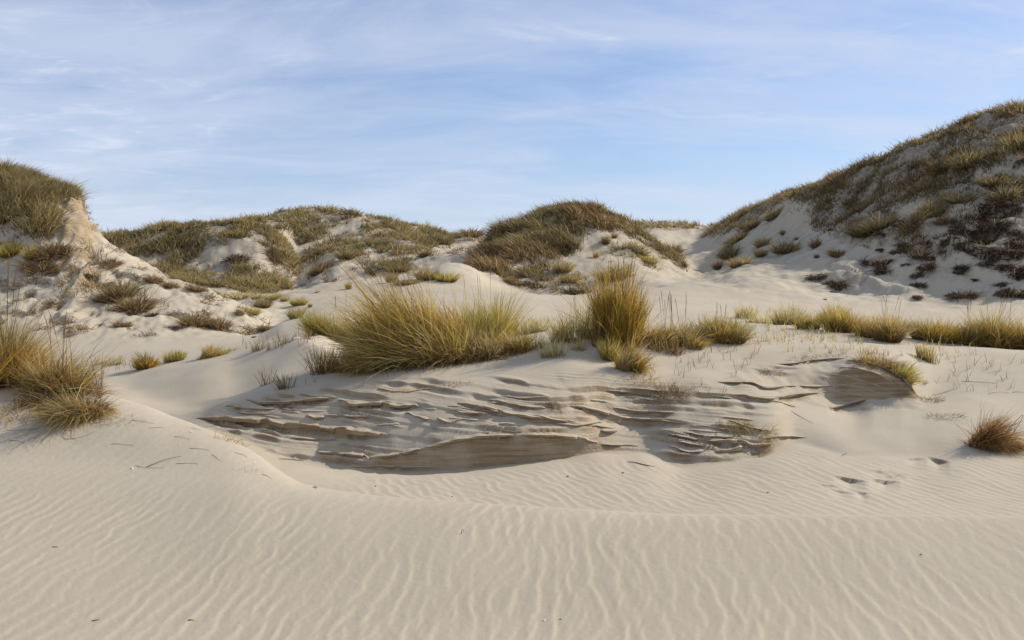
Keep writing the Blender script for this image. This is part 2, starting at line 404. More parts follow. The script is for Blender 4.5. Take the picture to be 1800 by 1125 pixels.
ripple_tone = np.clip(ripple_tone * (0.85 + 0.35 * fbm(X / 1.3, Y / 1.3, 3, 141)), 0, 1.2)
grain = 0.0012 * fbm(X / 0.03, Y / 0.03, 2, 121) * (1 - sst(7, 10, Y))
Z += grain

# ------------------------------------------------------------------ look-ups on the sheet
LC = np.arange(NC)


def zat(x, y):
    x, y = np.atleast_1d(np.asarray(x, float)), np.atleast_1d(np.asarray(y, float))
    p = CX + F * x / y
    j = np.clip(np.searchsorted(colpx, p) - 1, 0, NC - 2)
    i = np.clip(np.searchsorted(rows, y) - 1, 0, NR - 2)
    u = np.clip((p - colpx[j]) / (colpx[j + 1] - colpx[j]), 0, 1)
    v = np.clip((y - rows[i]) / (rows[i + 1] - rows[i]), 0, 1)
    return (Z[i, j] * (1 - u) + Z[i, j + 1] * u) * (1 - v) + (Z[i + 1, j] * (1 - u) + Z[i + 1, j + 1] * u) * v


PYG = HY - F * (Z - EYE) / Y          # where each grid point shows in the photograph
_first = np.minimum.accumulate(np.where(rows[:, None] < 3.0, 1e9, PYG), axis=0)


def hit(px, py, dmin=3.0):
    """First point of the sand met by the sight line through a place in the photograph."""
    j = int(np.clip(np.searchsorted(colpx, px) - 1, 0, NC - 2))
    u = (px - colpx[j]) / (colpx[j + 1] - colpx[j])
    c = PYG[:, j] * (1 - u) + PYG[:, j + 1] * u
    ok = np.nonzero((c <= py) & (rows >= dmin))[0]
    if len(ok) == 0:
        jj = np.nonzero(rows >= dmin)[0]
        i = jj[np.argmin(np.where(rows[jj] < 120, c[jj], 1e9))]
        d = rows[i]
    else:
        i = ok[0]
        d = rows[i]
        if i > 0 and rows[i - 1] >= dmin and c[i - 1] > py:
            t = (c[i - 1] - py) / max(1e-9, c[i - 1] - c[i])
            d = rows[i - 1] + t * (rows[i] - rows[i - 1])
    x = (px - CX) / F * d
    return x, d, float(zat(x, d)[0])


# wind-scoured pockets: the sand drops below a straight lip and climbs back towards the viewer
CARVE = [([(1466, 838), (1493, 840), (1522, 847)], .042, .62), ([(1528, 842), (1553, 844), (1582, 846)], .036, .62), ([(1630, 804), (1648, 806), (1669, 812)], .040, .62),
 ([(1589, 807), (1610, 806), (1630, 805)], .018, .42), ([(1457, 859), (1476, 862), (1497, 866)], .018, .42), ([(1504, 864), (1515, 865), (1527, 868)], .022, .42), ([(1516, 826), (1544, 828), (1572, 830)], .016, .42),
 ([(1550, 838), (1570, 836), (1592, 834)], .012, .25), ([(1440, 852), (1462, 854), (1480, 853)], .010, .25),
 ([(345, 735), (387, 736), (433, 737), (471, 741), (496, 748), (558, 753), (604, 758), (639, 761), (690, 766)], .075, .30),
 ([(433, 703), (489, 708), (564, 701), (594, 700)], .05, .25), ([(595, 704), (620, 711), (670, 709), (729, 713), (745, 717)], .055, .25),
 ([(999, 713), (1070, 727), (1104, 735), (1170, 737)], .05, .25), ([(1076, 716), (1120, 722), (1188, 725)], .035, .2), ([(1244, 775), (1290, 776), (1322, 784), (1360, 781)], .05, .25),
 ([(1201, 759), (1244, 766), (1290, 768)], .03, .2), ([(1290, 693), (1351, 700), (1399, 693), (1439, 690)], .040, .3), ([(1260, 671), (1317, 671), (1348, 681), (1399, 678)], .03, .25),
 ([(1365, 639), (1402, 637), (1439, 632), (1486, 629)], .03, .25), ([(1456, 717), (1486, 710), (1522, 703)], .04, .3), ([(1064, 686), (1104, 689), (1139, 694), (1172, 696)], .035, .25),
 ([(859, 703), (902, 710), (955, 717)], .035, .2), ([(804, 708), (844, 714), (875, 723), (900, 728)], .04, .2)]
CUT = np.zeros((NR, NC))
for _n, (_pts, _t, _len) in enumerate(CARVE):
    _a = np.array(_pts, float)
    _j = np.nonzero((colpx > _a[0, 0]) & (colpx < _a[-1, 0]))[0]
    _qy = pchip1(_a[:, 0], _a[:, 1], colpx[_j]) + 0.9 * perlin(colpx[_j] / 11.0, np.full(len(_j), _n * 1.7), 801)
    _d = np.array([hit(colpx[c], q, 6.9)[1] for c, q in zip(_j, _qy)])
    if _pts[0][0] > 1430 and _pts[0][1] > 800:
        _d = np.polyval(np.polyfit(colpx[_j], _d, 1), colpx[_j])
    _s = (colpx[_j] - _a[0, 0]) / (_a[-1, 0] - _a[0, 0])
    _tt = _t * np.clip(np.minimum(_s, 1 - _s) * (2.1 if _len > .4 else 5), 0, 1) ** 0.9 * (1 + (0.1 if _len > .4 else 0.35) * perlin(colpx[_j] / 25.0, np.full(len(_j), _n * 2.1), 811))
    _e = (_d[None, :] - rows[:, None])
    _in = (_e > 0) & (_e < _len)
    Z[:, _j] -= np.where(_in, _tt[None, :] * (1 - np.clip(_e / _len, 0, 1)) ** 1.5, 0)
    CUT[:, _j] = np.maximum(CUT[:, _j], ((_e > -0.035) & (_e < 0.05)) * np.minimum(1, _tt / .012)[None, :])
PYG = HY - F * (Z - EYE) / Y


def inpoly(px, py, poly):
    r = np.zeros(px.shape, bool)
    n = len(poly)
    for a in range(n):
        x1, y1 = poly[a]
        x2, y2 = poly[(a + 1) % n]
        if y1 == y2:
            continue
        c = ((y1 > py) != (y2 > py)) & (px < (x2 - x1) * (py - y1) / (y2 - y1) + x1)
        r ^= c
    return r


# ------------------------------------------------------------------ grass cover areas (bearing/elevation outlines of the vegetated ground, distance range)
COVER = {
 'west': dict(d=(20, 30), polys=[[(-190, 260), (0, 290), (60, 305), (141, 335), (146, 348), (116, 346), (100, 356), (94, 392), (98, 414), (80, 416), (55, 412), (14, 394), (-190, 400)]]),
 'northwest': dict(d=(44, 62), polys=[[(60, 405), (190, 405), (420, 380), (470, 392), (512, 430), (520, 465), (498, 505), (478, 480), (468, 440), (440, 418), (405, 418), (385, 432), (345, 445), (310, 488), (284, 497), (276, 470), (284, 452), (226, 447), (60, 440)],
      [(300, 480), (345, 470), (380, 480), (360, 500), (310, 505)], [(395, 470), (450, 475), (500, 500), (460, 530), (400, 520)]]),
 'north': dict(d=(44, 80), polys=[[(440, 395), (475, 372), (600, 362), (655, 372), (600, 395), (590, 402), (572, 412), (552, 428), (520, 430), (500, 405)],
      [(625, 398), (655, 378), (740, 392), (800, 405), (800, 428), (770, 424), (752, 445), (700, 452), (668, 447), (640, 432)],
      [(520, 462), (540, 440), (575, 426), (592, 410), (622, 408), (640, 440), (632, 458), (610, 452), (590, 440), (560, 455), (535, 470)],
      [(636, 462), (680, 455), (720, 460), (700, 478), (640, 480)], [(545, 470), (580, 462), (590, 480), (555, 486)], [(795, 405), (850, 402), (850, 425), (800, 428)]]),
 'centre': dict(d=(41, 58), polys=[[(826, 462), (858, 425), (900, 390), (985, 352), (1050, 358), (1092, 382), (1100, 408), (1060, 402), (1030, 412), (1012, 440), (975, 452), (940, 446), (915, 458), (885, 482), (860, 482)],
      [(905, 478), (940, 455), (985, 452), (1005, 480), (975, 492), (930, 495)], [(1085, 385), (1112, 395), (1140, 415), (1168, 428), (1192, 450), (1206, 472), (1190, 465), (1160, 442), (1130, 432), (1105, 412)],
      [(985, 485), (1015, 480), (1045, 505), (1035, 518), (1000, 515)]]),
 'gap': dict(d=(70, 110), polys=[[(1085, 385), (1230, 385), (1232, 402), (1180, 405), (1085, 405)]]),
 'east': dict(d=(36, 80), polys=[[(1222, 420), (1255, 392), (1300, 366), (1342, 352), (1380, 335), (1385, 350), (1350, 372), (1330, 385), (1322, 405), (1300, 420), (1285, 440), (1262, 446), (1300, 405), (1262, 412)],
      [(1375, 345), (1400, 325), (1500, 290), (1620, 235), (1720, 190), (1990, 170), (1990, 262), (1750, 290), (1640, 330), (1560, 365), (1500, 385), (1450, 402), (1425, 395), (1440, 360)],
      [(1485, 412), (1490, 385), (1530, 368), (1575, 365), (1580, 385), (1555, 405), (1520, 415)],
      [(1600, 335), (1680, 300), (1720, 320), (1700, 350), (1640, 360)], [(1740, 320), (1990, 270), (1990, 330), (1780, 335)],
      [(1560, 400), (1600, 385), (1640, 395), (1650, 415), (1600, 420), (1585, 430)], [(1590, 430), (1620, 420), (1640, 440), (1625, 470), (1600, 465)],
      [(1690, 380), (1740, 370), (1760, 395), (1720, 410)], [(1770, 350), (1990, 330), (1990, 400), (1790, 385)]]),
 'east_thin': dict(thin=1, d=(34, 70), polys=[[(1400, 365), (1500, 330), (1700, 270), (1990, 220), (1990, 430), (1830, 450), (1760, 420), (1700, 440), (1650, 450), (1570, 440), (1500, 420), (1440, 405)]]),
 'west_thin': dict(thin=1, d=(19, 30), polys=[[(-190, 400), (0, 410), (110, 420), (170, 440), (250, 500), (330, 540), (300, 560), (190, 560), (60, 500), (-190, 520)]]),
 'centre_thin': dict(thin=1, d=(38, 58), polys=[[(830, 470), (900, 440), (1010, 470), (1045, 510), (980, 515), (880, 500)], [(1050, 415), (1110, 415), (1180, 455), (1150, 475), (1080, 470), (1030, 450)]]),
 'north_thin': dict(thin=1, d=(42, 70), polys=[[(240, 470), (420, 440), (500, 500), (560, 430), (640, 410), (800, 425), (830, 440), (790, 455), (700, 485), (620, 495), (500, 520), (400, 530), (290, 500)]]),
}
LIT = np.zeros((NR, NC))
wob = 5 * fbm(X / 0.9, Y / 0.9, 3, 301)
wob2 = 5 * fbm(X / 0.9 + 40, Y / 0.9, 3, 311)
for k, c in COVER.items():
    if c.get('thin'):
        continue
    r0 = np.searchsorted(rows, c['d'][0])
    r1 = np.searchsorted(rows, c['d'][1])
    for pl in c['polys']:
        ok = inpoly(PX[r0:r1] + wob[r0:r1], PYG[r0:r1] + wob2[r0:r1], pl)
        LIT[r0:r1] = np.maximum(LIT[r0:r1], ok * 1.0)
LITF = LIT.copy()
for _ in range(2):
    LITF[1:-1, 1:-1] = (LITF[1:-1, 1:-1] * 2 + LITF[:-2, 1:-1] + LITF[2:, 1:-1] + LITF[1:-1, :-2] + LITF[1:-1, 2:]) / 6
scr = sst(0.0, 0.5, fbm(X / 1.1, Y / 0.8, 5, 321, 0.6)) * m_far
litt = np.clip(0.75 * LITF + 0.75 * scr * np.clip(leftd * 0.5 + 0.85 * rightd + feet * 0.55, 0, 1), 0, 1)
bankd = sst(-0.06, 0.0, Y - line_d('base')) * (1 - sst(-0.25, 0.10, Y - line_d('bank'))) * sst(330, 420, PX) * (1 - sst(1330, 1420, PX)) * (0.45 + 0.55 * drape)
lowwall = sst(-0.05, 0.0, Y - line_d('base')) * (1 - sst(0.0, 0.06, Y - line_d('wall'))) * sst(560, 640, PX) * (1 - sst(1110, 1150, PX))
notchd = sst(-0.06, 0.02, Y - line_d('bank')) * (1 - sst(0.02, 0.12, Y - line_d('notch'))) * sst(1440, 1490, PX) * (1 - sst(1612, 1625, PX))
damp = np.clip(np.maximum(np.maximum(bankd, lowwall), np.maximum(1.7 * notchd, notchm * 0.5)) + cliff * sst(-0.9, 0.1, fbm(X / 0.5, Z / 0.5, 3, 203)) * 1.0, 0, 1.5)
damp = np.maximum(damp, CUT)
litt = np.clip(litt + 0.8 * scarp + 0.4 * scarpw, 0, 1)


# ------------------------------------------------------------------ materials
def newmat(name):
    m = bpy.data.materials.new(name)
    m.use_nodes = True
    m.node_tree.nodes.clear()
    return m, m.node_tree


def sand_material():
    m, nt = newmat('dune_sand')
    g = nd(nt, 'ShaderNodeNewGeometry')
    pos = g.outputs['Position']
    sp = nd(nt, 'ShaderNodeSeparateXYZ')
    nt.links.new(g.outputs['Normal'], sp.inputs[0])
    pp = nd(nt, 'ShaderNodeSeparateXYZ')
    nt.links.new(pos, pp.inputs[0])
    n1 = noise(nt, pos, 0.45, 5, 0.6)
    n2 = noise(nt, pos, 6.0, 5, 0.6)
    n3 = noise(nt, pos, 260.0, 2, 0.7)
    base = mixcol(nt, maprange(nt, n1, 0.35, 0.65), (0.518, 0.444, 0.318), (0.568, 0.495, 0.370))
    base = mixcol(nt, maprange(nt, n2, 0.35, 0.7), base, (0.54, 0.462, 0.345))
    base = mixcol(nt, maprange(nt, n3, 0.25, 0.75, 0.0, 0.50), base, (0.34, 0.275, 0.20))
    n5 = noise(nt, pos, 120.0, 2, 0.6)
    base = mixcol(nt, maprange(nt, n5, 0.66, 0.74, 0.0, 0.55), base, (0.20, 0.155, 0.11))
    a3 = nd(nt, 'ShaderNodeAttribute', attribute_name='ripple_tone')
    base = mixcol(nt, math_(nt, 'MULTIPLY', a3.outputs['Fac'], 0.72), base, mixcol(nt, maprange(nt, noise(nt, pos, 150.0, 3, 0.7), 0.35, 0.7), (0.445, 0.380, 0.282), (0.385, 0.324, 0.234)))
    # damp beds laid bare where the wind has cut the sand steep
    a1 = nd(nt, 'ShaderNodeAttribute', attribute_name='damp')
    a2 = nd(nt, 'ShaderNodeAttribute', attribute_name='litter')
    mpn = nd(nt, 'ShaderNodeMapping')
    mpn.inputs['Scale'].default_value = (1.6, 1.6, 34.0)
    mpn.inputs['Rotation'].default_value = (0, rad(-4.3), 0)
    nt.links.new(pos, mpn.inputs[0])
    bands = noise(nt, mpn.outputs[0], 1.0, 6, 0.68, 0.5)
    steep = maprange(nt, sp.outputs[2], 0.90, 0.62, 0.0, 1.0)
    dampf = math_(nt, 'MULTIPLY', a1.outputs['Fac'], math_(nt, 'ADD', math_(nt, 'MULTIPLY', steep, 0.78), 0.22))
    un = maprange(nt, noise(nt, pos, 2.3, 5, 0.62), 0.36, 0.56, 0.62, 1.0)
    dampf = math_(nt, 'MULTIPLY', dampf, un)
    dcol = mixcol(nt, maprange(nt, bands, 0.34, 0.66), (0.215, 0.142, 0.072), (0.38, 0.28, 0.165))
    col = mixcol(nt, math_(nt, 'MULTIPLY', dampf, 0.9, clamp=True), base, dcol)
    # roots, dead leaves and crust on vegetated ground
    n4 = noise(nt, pos, 5.0, 6, 0.68)
    lf = math_(nt, 'MULTIPLY', a2.outputs['Fac'], maprange(nt, n4, 0.38, 0.60, 0.15, 1.0))
    lcol = mixcol(nt, noise(nt, pos, 9.0, 4, 0.6), (0.10, 0.075, 0.045), (0.25, 0.20, 0.125))
    col = mixcol(nt, math_(nt, 'MULTIPLY', lf, 0.85), col, lcol)
    bs = nd(nt, 'ShaderNodeBsdfPrincipled')
    nt.links.new(col, bs.inputs['Base Color'])
    bs.inputs['Roughness'].default_value = 0.95
    bs.inputs['Specular IOR Level'].default_value = 0.15
    bm = nd(nt, 'ShaderNodeBump')
    bm.inputs['Strength'].default_value = 0.35
    bm.inputs['Distance'].default_value = 0.004
    nt.links.new(n3, bm.inputs['Height'])
    bm2 = nd(nt, 'ShaderNodeBump')
    bm2.inputs['Strength'].default_value = 0.6
    bm2.inputs['Distance'].default_value = 0.02
    hh = math_(nt, 'ADD', math_(nt, 'MULTIPLY', noise(nt, pos, 22.0, 6, 0.65), math_(nt, 'ADD', 0.22, math_(nt, 'MULTIPLY', dampf, 1.6))),
               math_(nt, 'MULTIPLY', math_(nt, 'MULTIPLY', bands, dampf), 0.8))
    nt.links.new(hh, bm2.inputs['Height'])
    nt.links.new(bm.outputs[0], bm2.inputs['Normal'])
    bm3 = nd(nt, 'ShaderNodeBump')
    bm3.inputs['Distance'].default_value = 0.16
    nt.links.new(a2.outputs['Fac'], bm3.inputs['Strength'])
    nt.links.new(n4, bm3.inputs['Height'])
    nt.links.new(bm2.outputs[0], bm3.inputs['Normal'])
    nt.links.new(bm3.outputs[0], bs.inputs['Normal'])
    o = nd(nt, 'ShaderNodeOutputMaterial')
    nt.links.new(bs.outputs[0], o.inputs[0])
    return m


def grass_material(name, trans=0.35):
    m, nt = newmat(name)
    a = nd(nt, 'ShaderNodeAttribute', attribute_name='Col')
    d = nd(nt, 'ShaderNodeBsdfDiffuse')
    t = nd(nt, 'ShaderNodeBsdfTranslucent')
    nt.links.new(a.outputs['Color'], d.inputs[0])
    nt.links.new(a.outputs['Color'], t.inputs[0])
    mx = nd(nt, 'ShaderNodeMixShader')
    mx.inputs[0].default_value = trans
    nt.links.new(d.outputs[0], mx.inputs[1])
    nt.links.new(t.outputs[0], mx.inputs[2])
    o = nd(nt, 'ShaderNodeOutputMaterial')
    nt.links.new(mx.outputs[0], o.inputs[0])
    return m


def plain_material(name, c1, c2, scale, rough=0.8):
    m, nt = newmat(name)
    tc = nd(nt, 'ShaderNodeTexCoord')
    b = nd(nt, 'ShaderNodeBsdfPrincipled')
    nt.links.new(mixcol(nt, noise(nt, tc.outputs['Object'], scale, 4, 0.6), c1, c2), b.inputs['Base Color'])
    b.inputs['Roughness'].default_value = rough
    o = nd(nt, 'ShaderNodeOutputMaterial')
    nt.links.new(b.outputs[0], o.inputs[0])
    return m


SAND = sand_material()
GRASS = grass_material('marram_blades', 0.48)
TWIG = plain_material('dry_twig', (0.10, 0.065, 0.04), (0.23, 0.16, 0.10), 30)
SHELL = plain_material('white_shell', (0.75, 0.72, 0.66), (0.82, 0.80, 0.76), 20, 0.5)


# ------------------------------------------------------------------ mesh helpers
def mesh(name, v, f, cols=None, mat=None, smooth=False, floats=None):
    """v: (n,3) array; f: (m,k) array of equal sided faces."""
    me = bpy.data.meshes.new(name)
    v = np.asarray(v, np.float32)
    f = np.asarray(f, np.int32)
    me.vertices.add(len(v))
    me.vertices.foreach_set('co', v.ravel())
    me.loops.add(f.size)
    me.loops.foreach_set('vertex_index', f.ravel())
    me.polygons.add(len(f))
    me.polygons.foreach_set('loop_start', np.arange(0, f.size, f.shape[1], dtype=np.int32))
    if cols is not None:
        at = me.attributes.new('Col', 'FLOAT_COLOR', 'POINT')
        c4 = np.ones((len(v), 4), np.float32)
        c4[:, :3] = cols
        at.data.foreach_set('color', c4.ravel())
    for k, a in (floats or {}).items():
        at = me.attributes.new(k, 'FLOAT', 'POINT')
        at.data.foreach_set('value', np.asarray(a, np.float32))
    me.update(calc_edges=True)
    me.polygons.foreach_set('use_smooth', np.full(len(f), smooth))
    if mat is not None:
        me.materials.append(mat)
    return me


def obj(name, data, parent=None, loc=None, **props):
    o = bpy.data.objects.new(name, data)
    COL.objects.link(o)
    if parent is not None:
        o.parent = parent
    if loc is not None:
        o.location = loc
    for k, v in props.items():
        if v:
            o[k] = v
    return o


# ------------------------------------------------------------------ the sand, one sheet cut into its landforms
REG = np.zeros((NR - 1, NC - 1), np.int32)
yc = 0.5 * (Y[:-1, :-1] + Y[1:, 1:])
pc = 0.5 * (PX[:-1, :-1] + PX[1:, 1:])


def ld(nm):
    k = KD[LI[nm]]
    return (0.5 * (k[:-1] + k[1:]))[None, :]


jag = 6 * perlin(yc * 0.8, pc * 0.01, 401)
pj = pc + jag
REG[:] = 0                                                         # rippled foreground
REG[(yc > ld('apron')) & (pj < 560)] = 1                           # mound at the left
REG[yc > ld('dip')] = 2                                            # hollow
REG[(yc > ld('base')) & (pj > 330) & (pj < 1640)] = 3              # eroded bank
REG[(yc > ld('base')) & ((pj <= 330) | (pj >= 1640))] = 4          # valley
REG[yc > ld('lee')] = 4
REG[(yc > ld('terrace')) & (pj < 500)] = 5                         # west dune
REG[(yc > ld('vale')) & (pj < 500)] = 6
REG[(yc > ld('hollow')) & (pj >= 500) & (pj < 838)] = 6            # back dunes
REG[(yc > ld('spur')) & (pj >= 838) & (pj < 1222)] = 7             # centre dune
REG[(yc > ld('rise')) & (pj >= 838) & (pj < 1222)] = 8             # far sand
REG[(yc > ld('spur')) & (pj >= 1222)] = 9                          # tall east dune
REG[yc > 92] = 8
REGN = {0: ('rippled_sand', 'pale wind rippled sand filling the whole foreground'),
        1: ('sand_mound', 'low sand mound at the left foreground under straw grass'),
        2: ('sand_hollow', 'scooped hollow of sand in front of the layered bank'),
        3: ('sand_bank', 'wind cut bank of layered sand topped with grass tufts'),
        4: ('sand_valley', 'smooth pale sand valley between the bank and the dunes'),
        5: ('cliffed_dune', 'grass topped dune with a small brown cliff at the left edge'),
        6: ('rolling_dunes', 'rounded grassy dunes along the skyline left of the middle'),
        7: ('peaked_dune', 'peaked dune with dark grass in the middle of the skyline'),
        8: ('distant_sand', 'sand rising through the gap between the middle and tall dune'),
        9: ('tall_dune', 'tall shaded dune rising to the right edge with broken root crust')}
V = np.stack([X, Y, Z], -1).reshape(-1, 3)
idx = np.arange(NR * NC).reshape(NR, NC)
QU = np.stack([idx[:-1, :-1], idx[:-1, 1:], idx[1:, 1:], idx[1:, :-1]], -1)
LAND = {}
_full = mesh('sheet', V, QU.reshape(-1, 4), None, None, True)
_nrm = np.empty(NR * NC * 3, np.float32)
_full.vertex_normals.foreach_get('vector', _nrm)
_nrm = _nrm.reshape(-1, 3)
bpy.data.meshes.remove(_full)
for k, (nm, lab) in REGN.items():
    q = QU[REG == k]
    u, inv = np.unique(q, return_inverse=True)
    me = mesh(nm, V[u], inv.reshape(-1, 4), None, SAND, True, {'damp': damp.ravel()[u], 'litter': litt.ravel()[u], 'ripple_tone': ripple_tone.ravel()[u]})
    me.normals_split_custom_set_from_vertices(_nrm[u])          # the landforms shade as one surface across their borders
    LAND[nm] = obj(nm, me, kind='structure', label=lab)
big = np.array([[-900, -900, -0.9], [900, -900, -0.9], [900, 900, -0.9], [-900, 900, -0.9]], float)
obj('ground', mesh('ground', big, [[0, 1, 2, 3]], None, SAND, False, {'damp': [0] * 4, 'litter': [0] * 4}), kind='structure', label='sand sheet under and behind the viewer')

# ------------------------------------------------------------------ grass
PAL = {
 'straw':  [(0.56, 0.42, 0.19), (0.64, 0.51, 0.28), (0.46, 0.34, 0.13), (0.38, 0.33, 0.11), (0.28, 0.18, 0.08)],
 'gold':   [(0.48, 0.34, 0.075), (0.40, 0.31, 0.06), (0.55, 0.41, 0.14), (0.32, 0.28, 0.06), (0.32, 0.17, 0.06)],
 'green':  [(0.34, 0.34, 0.085), (0.42, 0.38, 0.12), (0.26, 0.28, 0.07), (0.50, 0.41, 0.17), (0.36, 0.26, 0.10)],
 'pale':   [(0.48, 0.44, 0.21), (0.55, 0.48, 0.27), (0.38, 0.37, 0.15), (0.58, 0.49, 0.28), (0.32, 0.31, 0.13)],
 'brown':  [(0.30, 0.20, 0.09), (0.38, 0.265, 0.125), (0.22, 0.14, 0.065), (0.47, 0.35, 0.18), (0.18, 0.12, 0.06)],
  'rust':   [(0.36, 0.20, 0.075), (0.44, 0.26, 0.10), (0.24, 0.135, 0.05), (0.50, 0.32, 0.15)],
 'root':   [(0.12, 0.083, 0.052), (0.165, 0.115, 0.075), (0.085, 0.06, 0.04), (0.23, 0.17, 0.115), (0.36, 0.285, 0.19)],
 'olive':  [(0.30, 0.25, 0.12), (0.37, 0.305, 0.155), (0.23, 0.20, 0.09), (0.45, 0.38, 0.22), (0.25, 0.18, 0.095)],
 'tan':    [(0.49, 0.39, 0.18), (0.42, 0.345, 0.15), (0.56, 0.46, 0.25), (0.34, 0.295, 0.13), (0.36, 0.27, 0.14)],
 'mixed':  [(0.48, 0.39, 0.13), (0.36, 0.34, 0.09), (0.58, 0.45, 0.22), (0.42, 0.30, 0.10), (0.30, 0.27, 0.075), (0.30, 0.18, 0.07)],
}


def unit(a):
    return a / np.maximum(1e-9, np.linalg.norm(a, axis=-1, keepdims=True))


def blades(p0, u, L, bend, droop, w, col, colb, ts=(0, 0.36, 0.72, 1.0)):
    """Tapering ribbons: base points, start directions, lengths, sideways bend vectors, droop, base widths, colours."""
    n = len(p0)
    sidev = unit(np.cross(u, rng.normal(size=(n, 3))))
    vs, cs = [], []
    K = len(ts)
    for k, t in enumerate(ts):
        p = p0 + u * (L * t)[:, None] + bend * (L * t ** 2)[:, None]
        p[:, 2] -= droop * L * t ** 2.3
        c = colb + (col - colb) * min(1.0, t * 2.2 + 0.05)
        if k < K - 1:
            ww = (w * (1 - 0.55 * t))[:, None] * 0.5
            vs += [p - sidev * ww, p + sidev * ww]
            cs += [c, c]
        else:
            vs.append(p)
            cs.append(c)
    nv = 2 * (K - 1) + 1
    v = np.stack(vs, 1).reshape(-1, 3)
    c = np.stack(cs, 1).reshape(-1, 3)
    tr = []
    for k in range(K - 2):
        a = 2 * k
        tr += [(a, a + 1, a + 3), (a, a + 3, a + 2)]
    a = 2 * (K - 2)
    tr.append((a, a + 1, a + 2))
    f = (np.arange(n)[:, None, None] * nv + np.array(tr)[None]).reshape(-1, 3)
    return v, f, c


def pick(pal, n, weights=None):
    c = np.array(PAL[pal])
    k = rng.choice(len(c), n, p=weights)
    out = c[k] * rng.uniform(0.62, 1.38, (n, 1)) * (1 + rng.normal(0, 0.04, (n, 3)))
    if pal not in ('root', 'brown', 'rust'):
        out = out * ((0.95, 0.92, 0.85) if pal in ('olive', 'tan') else (1.27, 1.15, 0.96))
    return np.clip(out, 0.01, 0.8)


def tuft(n, h, rx, ry, pal, lean=(0, 0), spread=0.35, droop=0.25, w=0.006, ts=(0, 0.36, 0.72, 1.0), base=(0.20, 0.11, 0.055), ground=None, jit=0.25, wisps=0.0):
    a = rng.uniform(0, 2 * math.pi, n)
    r = np.sqrt(rng.uniform(0, 1, n))
    px, py = r * np.cos(a) * rx, r * np.sin(a) * ry
    p0 = np.stack([px, py, np.full(n, -0.02)], 1)
    if ground is not None:
        p0[:, 2] += ground(px, py)
    out = np.stack([np.cos(a) * r, np.sin(a) * r, np.zeros(n)], 1)
    u = np.stack([rng.normal(0, jit, n), rng.normal(0, jit, n), np.ones(n)], 1) + out * spread
    u[:, 0] += lean[0] * rng.uniform(0.4, 1.3, n)
    u[:, 1] += lean[1] * rng.uniform(0.4, 1.3, n)
    br = rng.uniform(size=n) < 0.09                  # bent and broken blades
    u = u + br[:, None] * rng.normal(0, 0.55, (n, 3)) * (1, 1, .3)
    u = unit(u)
    L = h * rng.beta(5, 2.2, n) * 1.25 * (1 - 0.25 * r ** 2)
    if wisps:
        L = np.where(rng.uniform(size=n) < wisps, L * 1.35, L)
    bend = out * (0.35 * spread) + rng.normal(0, 0.14, (n, 3)) * (1, 1, 0.2)
    bend[:, 0] += 0.45 * lean[0]
    bend[:, 1] += 0.45 * lean[1]
    dr = np.clip(droop * rng.gamma(2.0, 0.5, n), 0, 0.95)
    colb = np.array(base) * rng.uniform(0.7, 1.3, (n, 1))
    return blades(p0, u, L, bend, dr, w * rng.uniform(0.6, 1.3, n), pick(pal, n), colb, ts)


def cluster(n, h, rx, ry, pals, k, lean=(0, 0), arch=0.4, sub=0.30, lj=.13, ground=None, **ex):
    parts = []
    xs = (np.arange(k) + rng.uniform(.1, .9, k)) / k * 2 - 1
    for cx in xs:
        cy = rng.uniform(-.8, .8)
        e = dict(ex)
        e['lean'] = (lean[0] + rng.normal(0, lj), lean[1] + rng.normal(0, .7 * lj))
        e['spread'] = ex.get('spread', .3) * rng.uniform(.7, 1.7)
        e['droop'] = ex.get('droop', .15) * rng.uniform(.5, 2.4)
        hh = h * (1 - arch * cx * cx) * rng.uniform(.62, 1.14)
        ox, oy = cx * rx, cy * ry * math.sqrt(max(0.05, 1 - cx * cx))
        g = (lambda a, b, ox=ox, oy=oy: ground(a + ox, b + oy)) if ground is not None else None
        v, f, c = tuft(max(20, int(n / k * rng.uniform(.6, 1.4))), hh, rx * sub, rx * sub, pals[int(rng.integers(len(pals)))], ground=g, **e)
        v += (ox, oy, 0)
        parts.append((v, f, c * rng.uniform(.82, 1.12)))
    return join(parts)


def join(parts):
    vs, fs, cs, o = [], [], [], 0
    for v, f, c in parts:
        vs.append(v)
        fs.append(f + o)
        cs.append(c)
        o += len(v)
    return np.concatenate(vs), np.concatenate(fs), np.concatenate(cs)


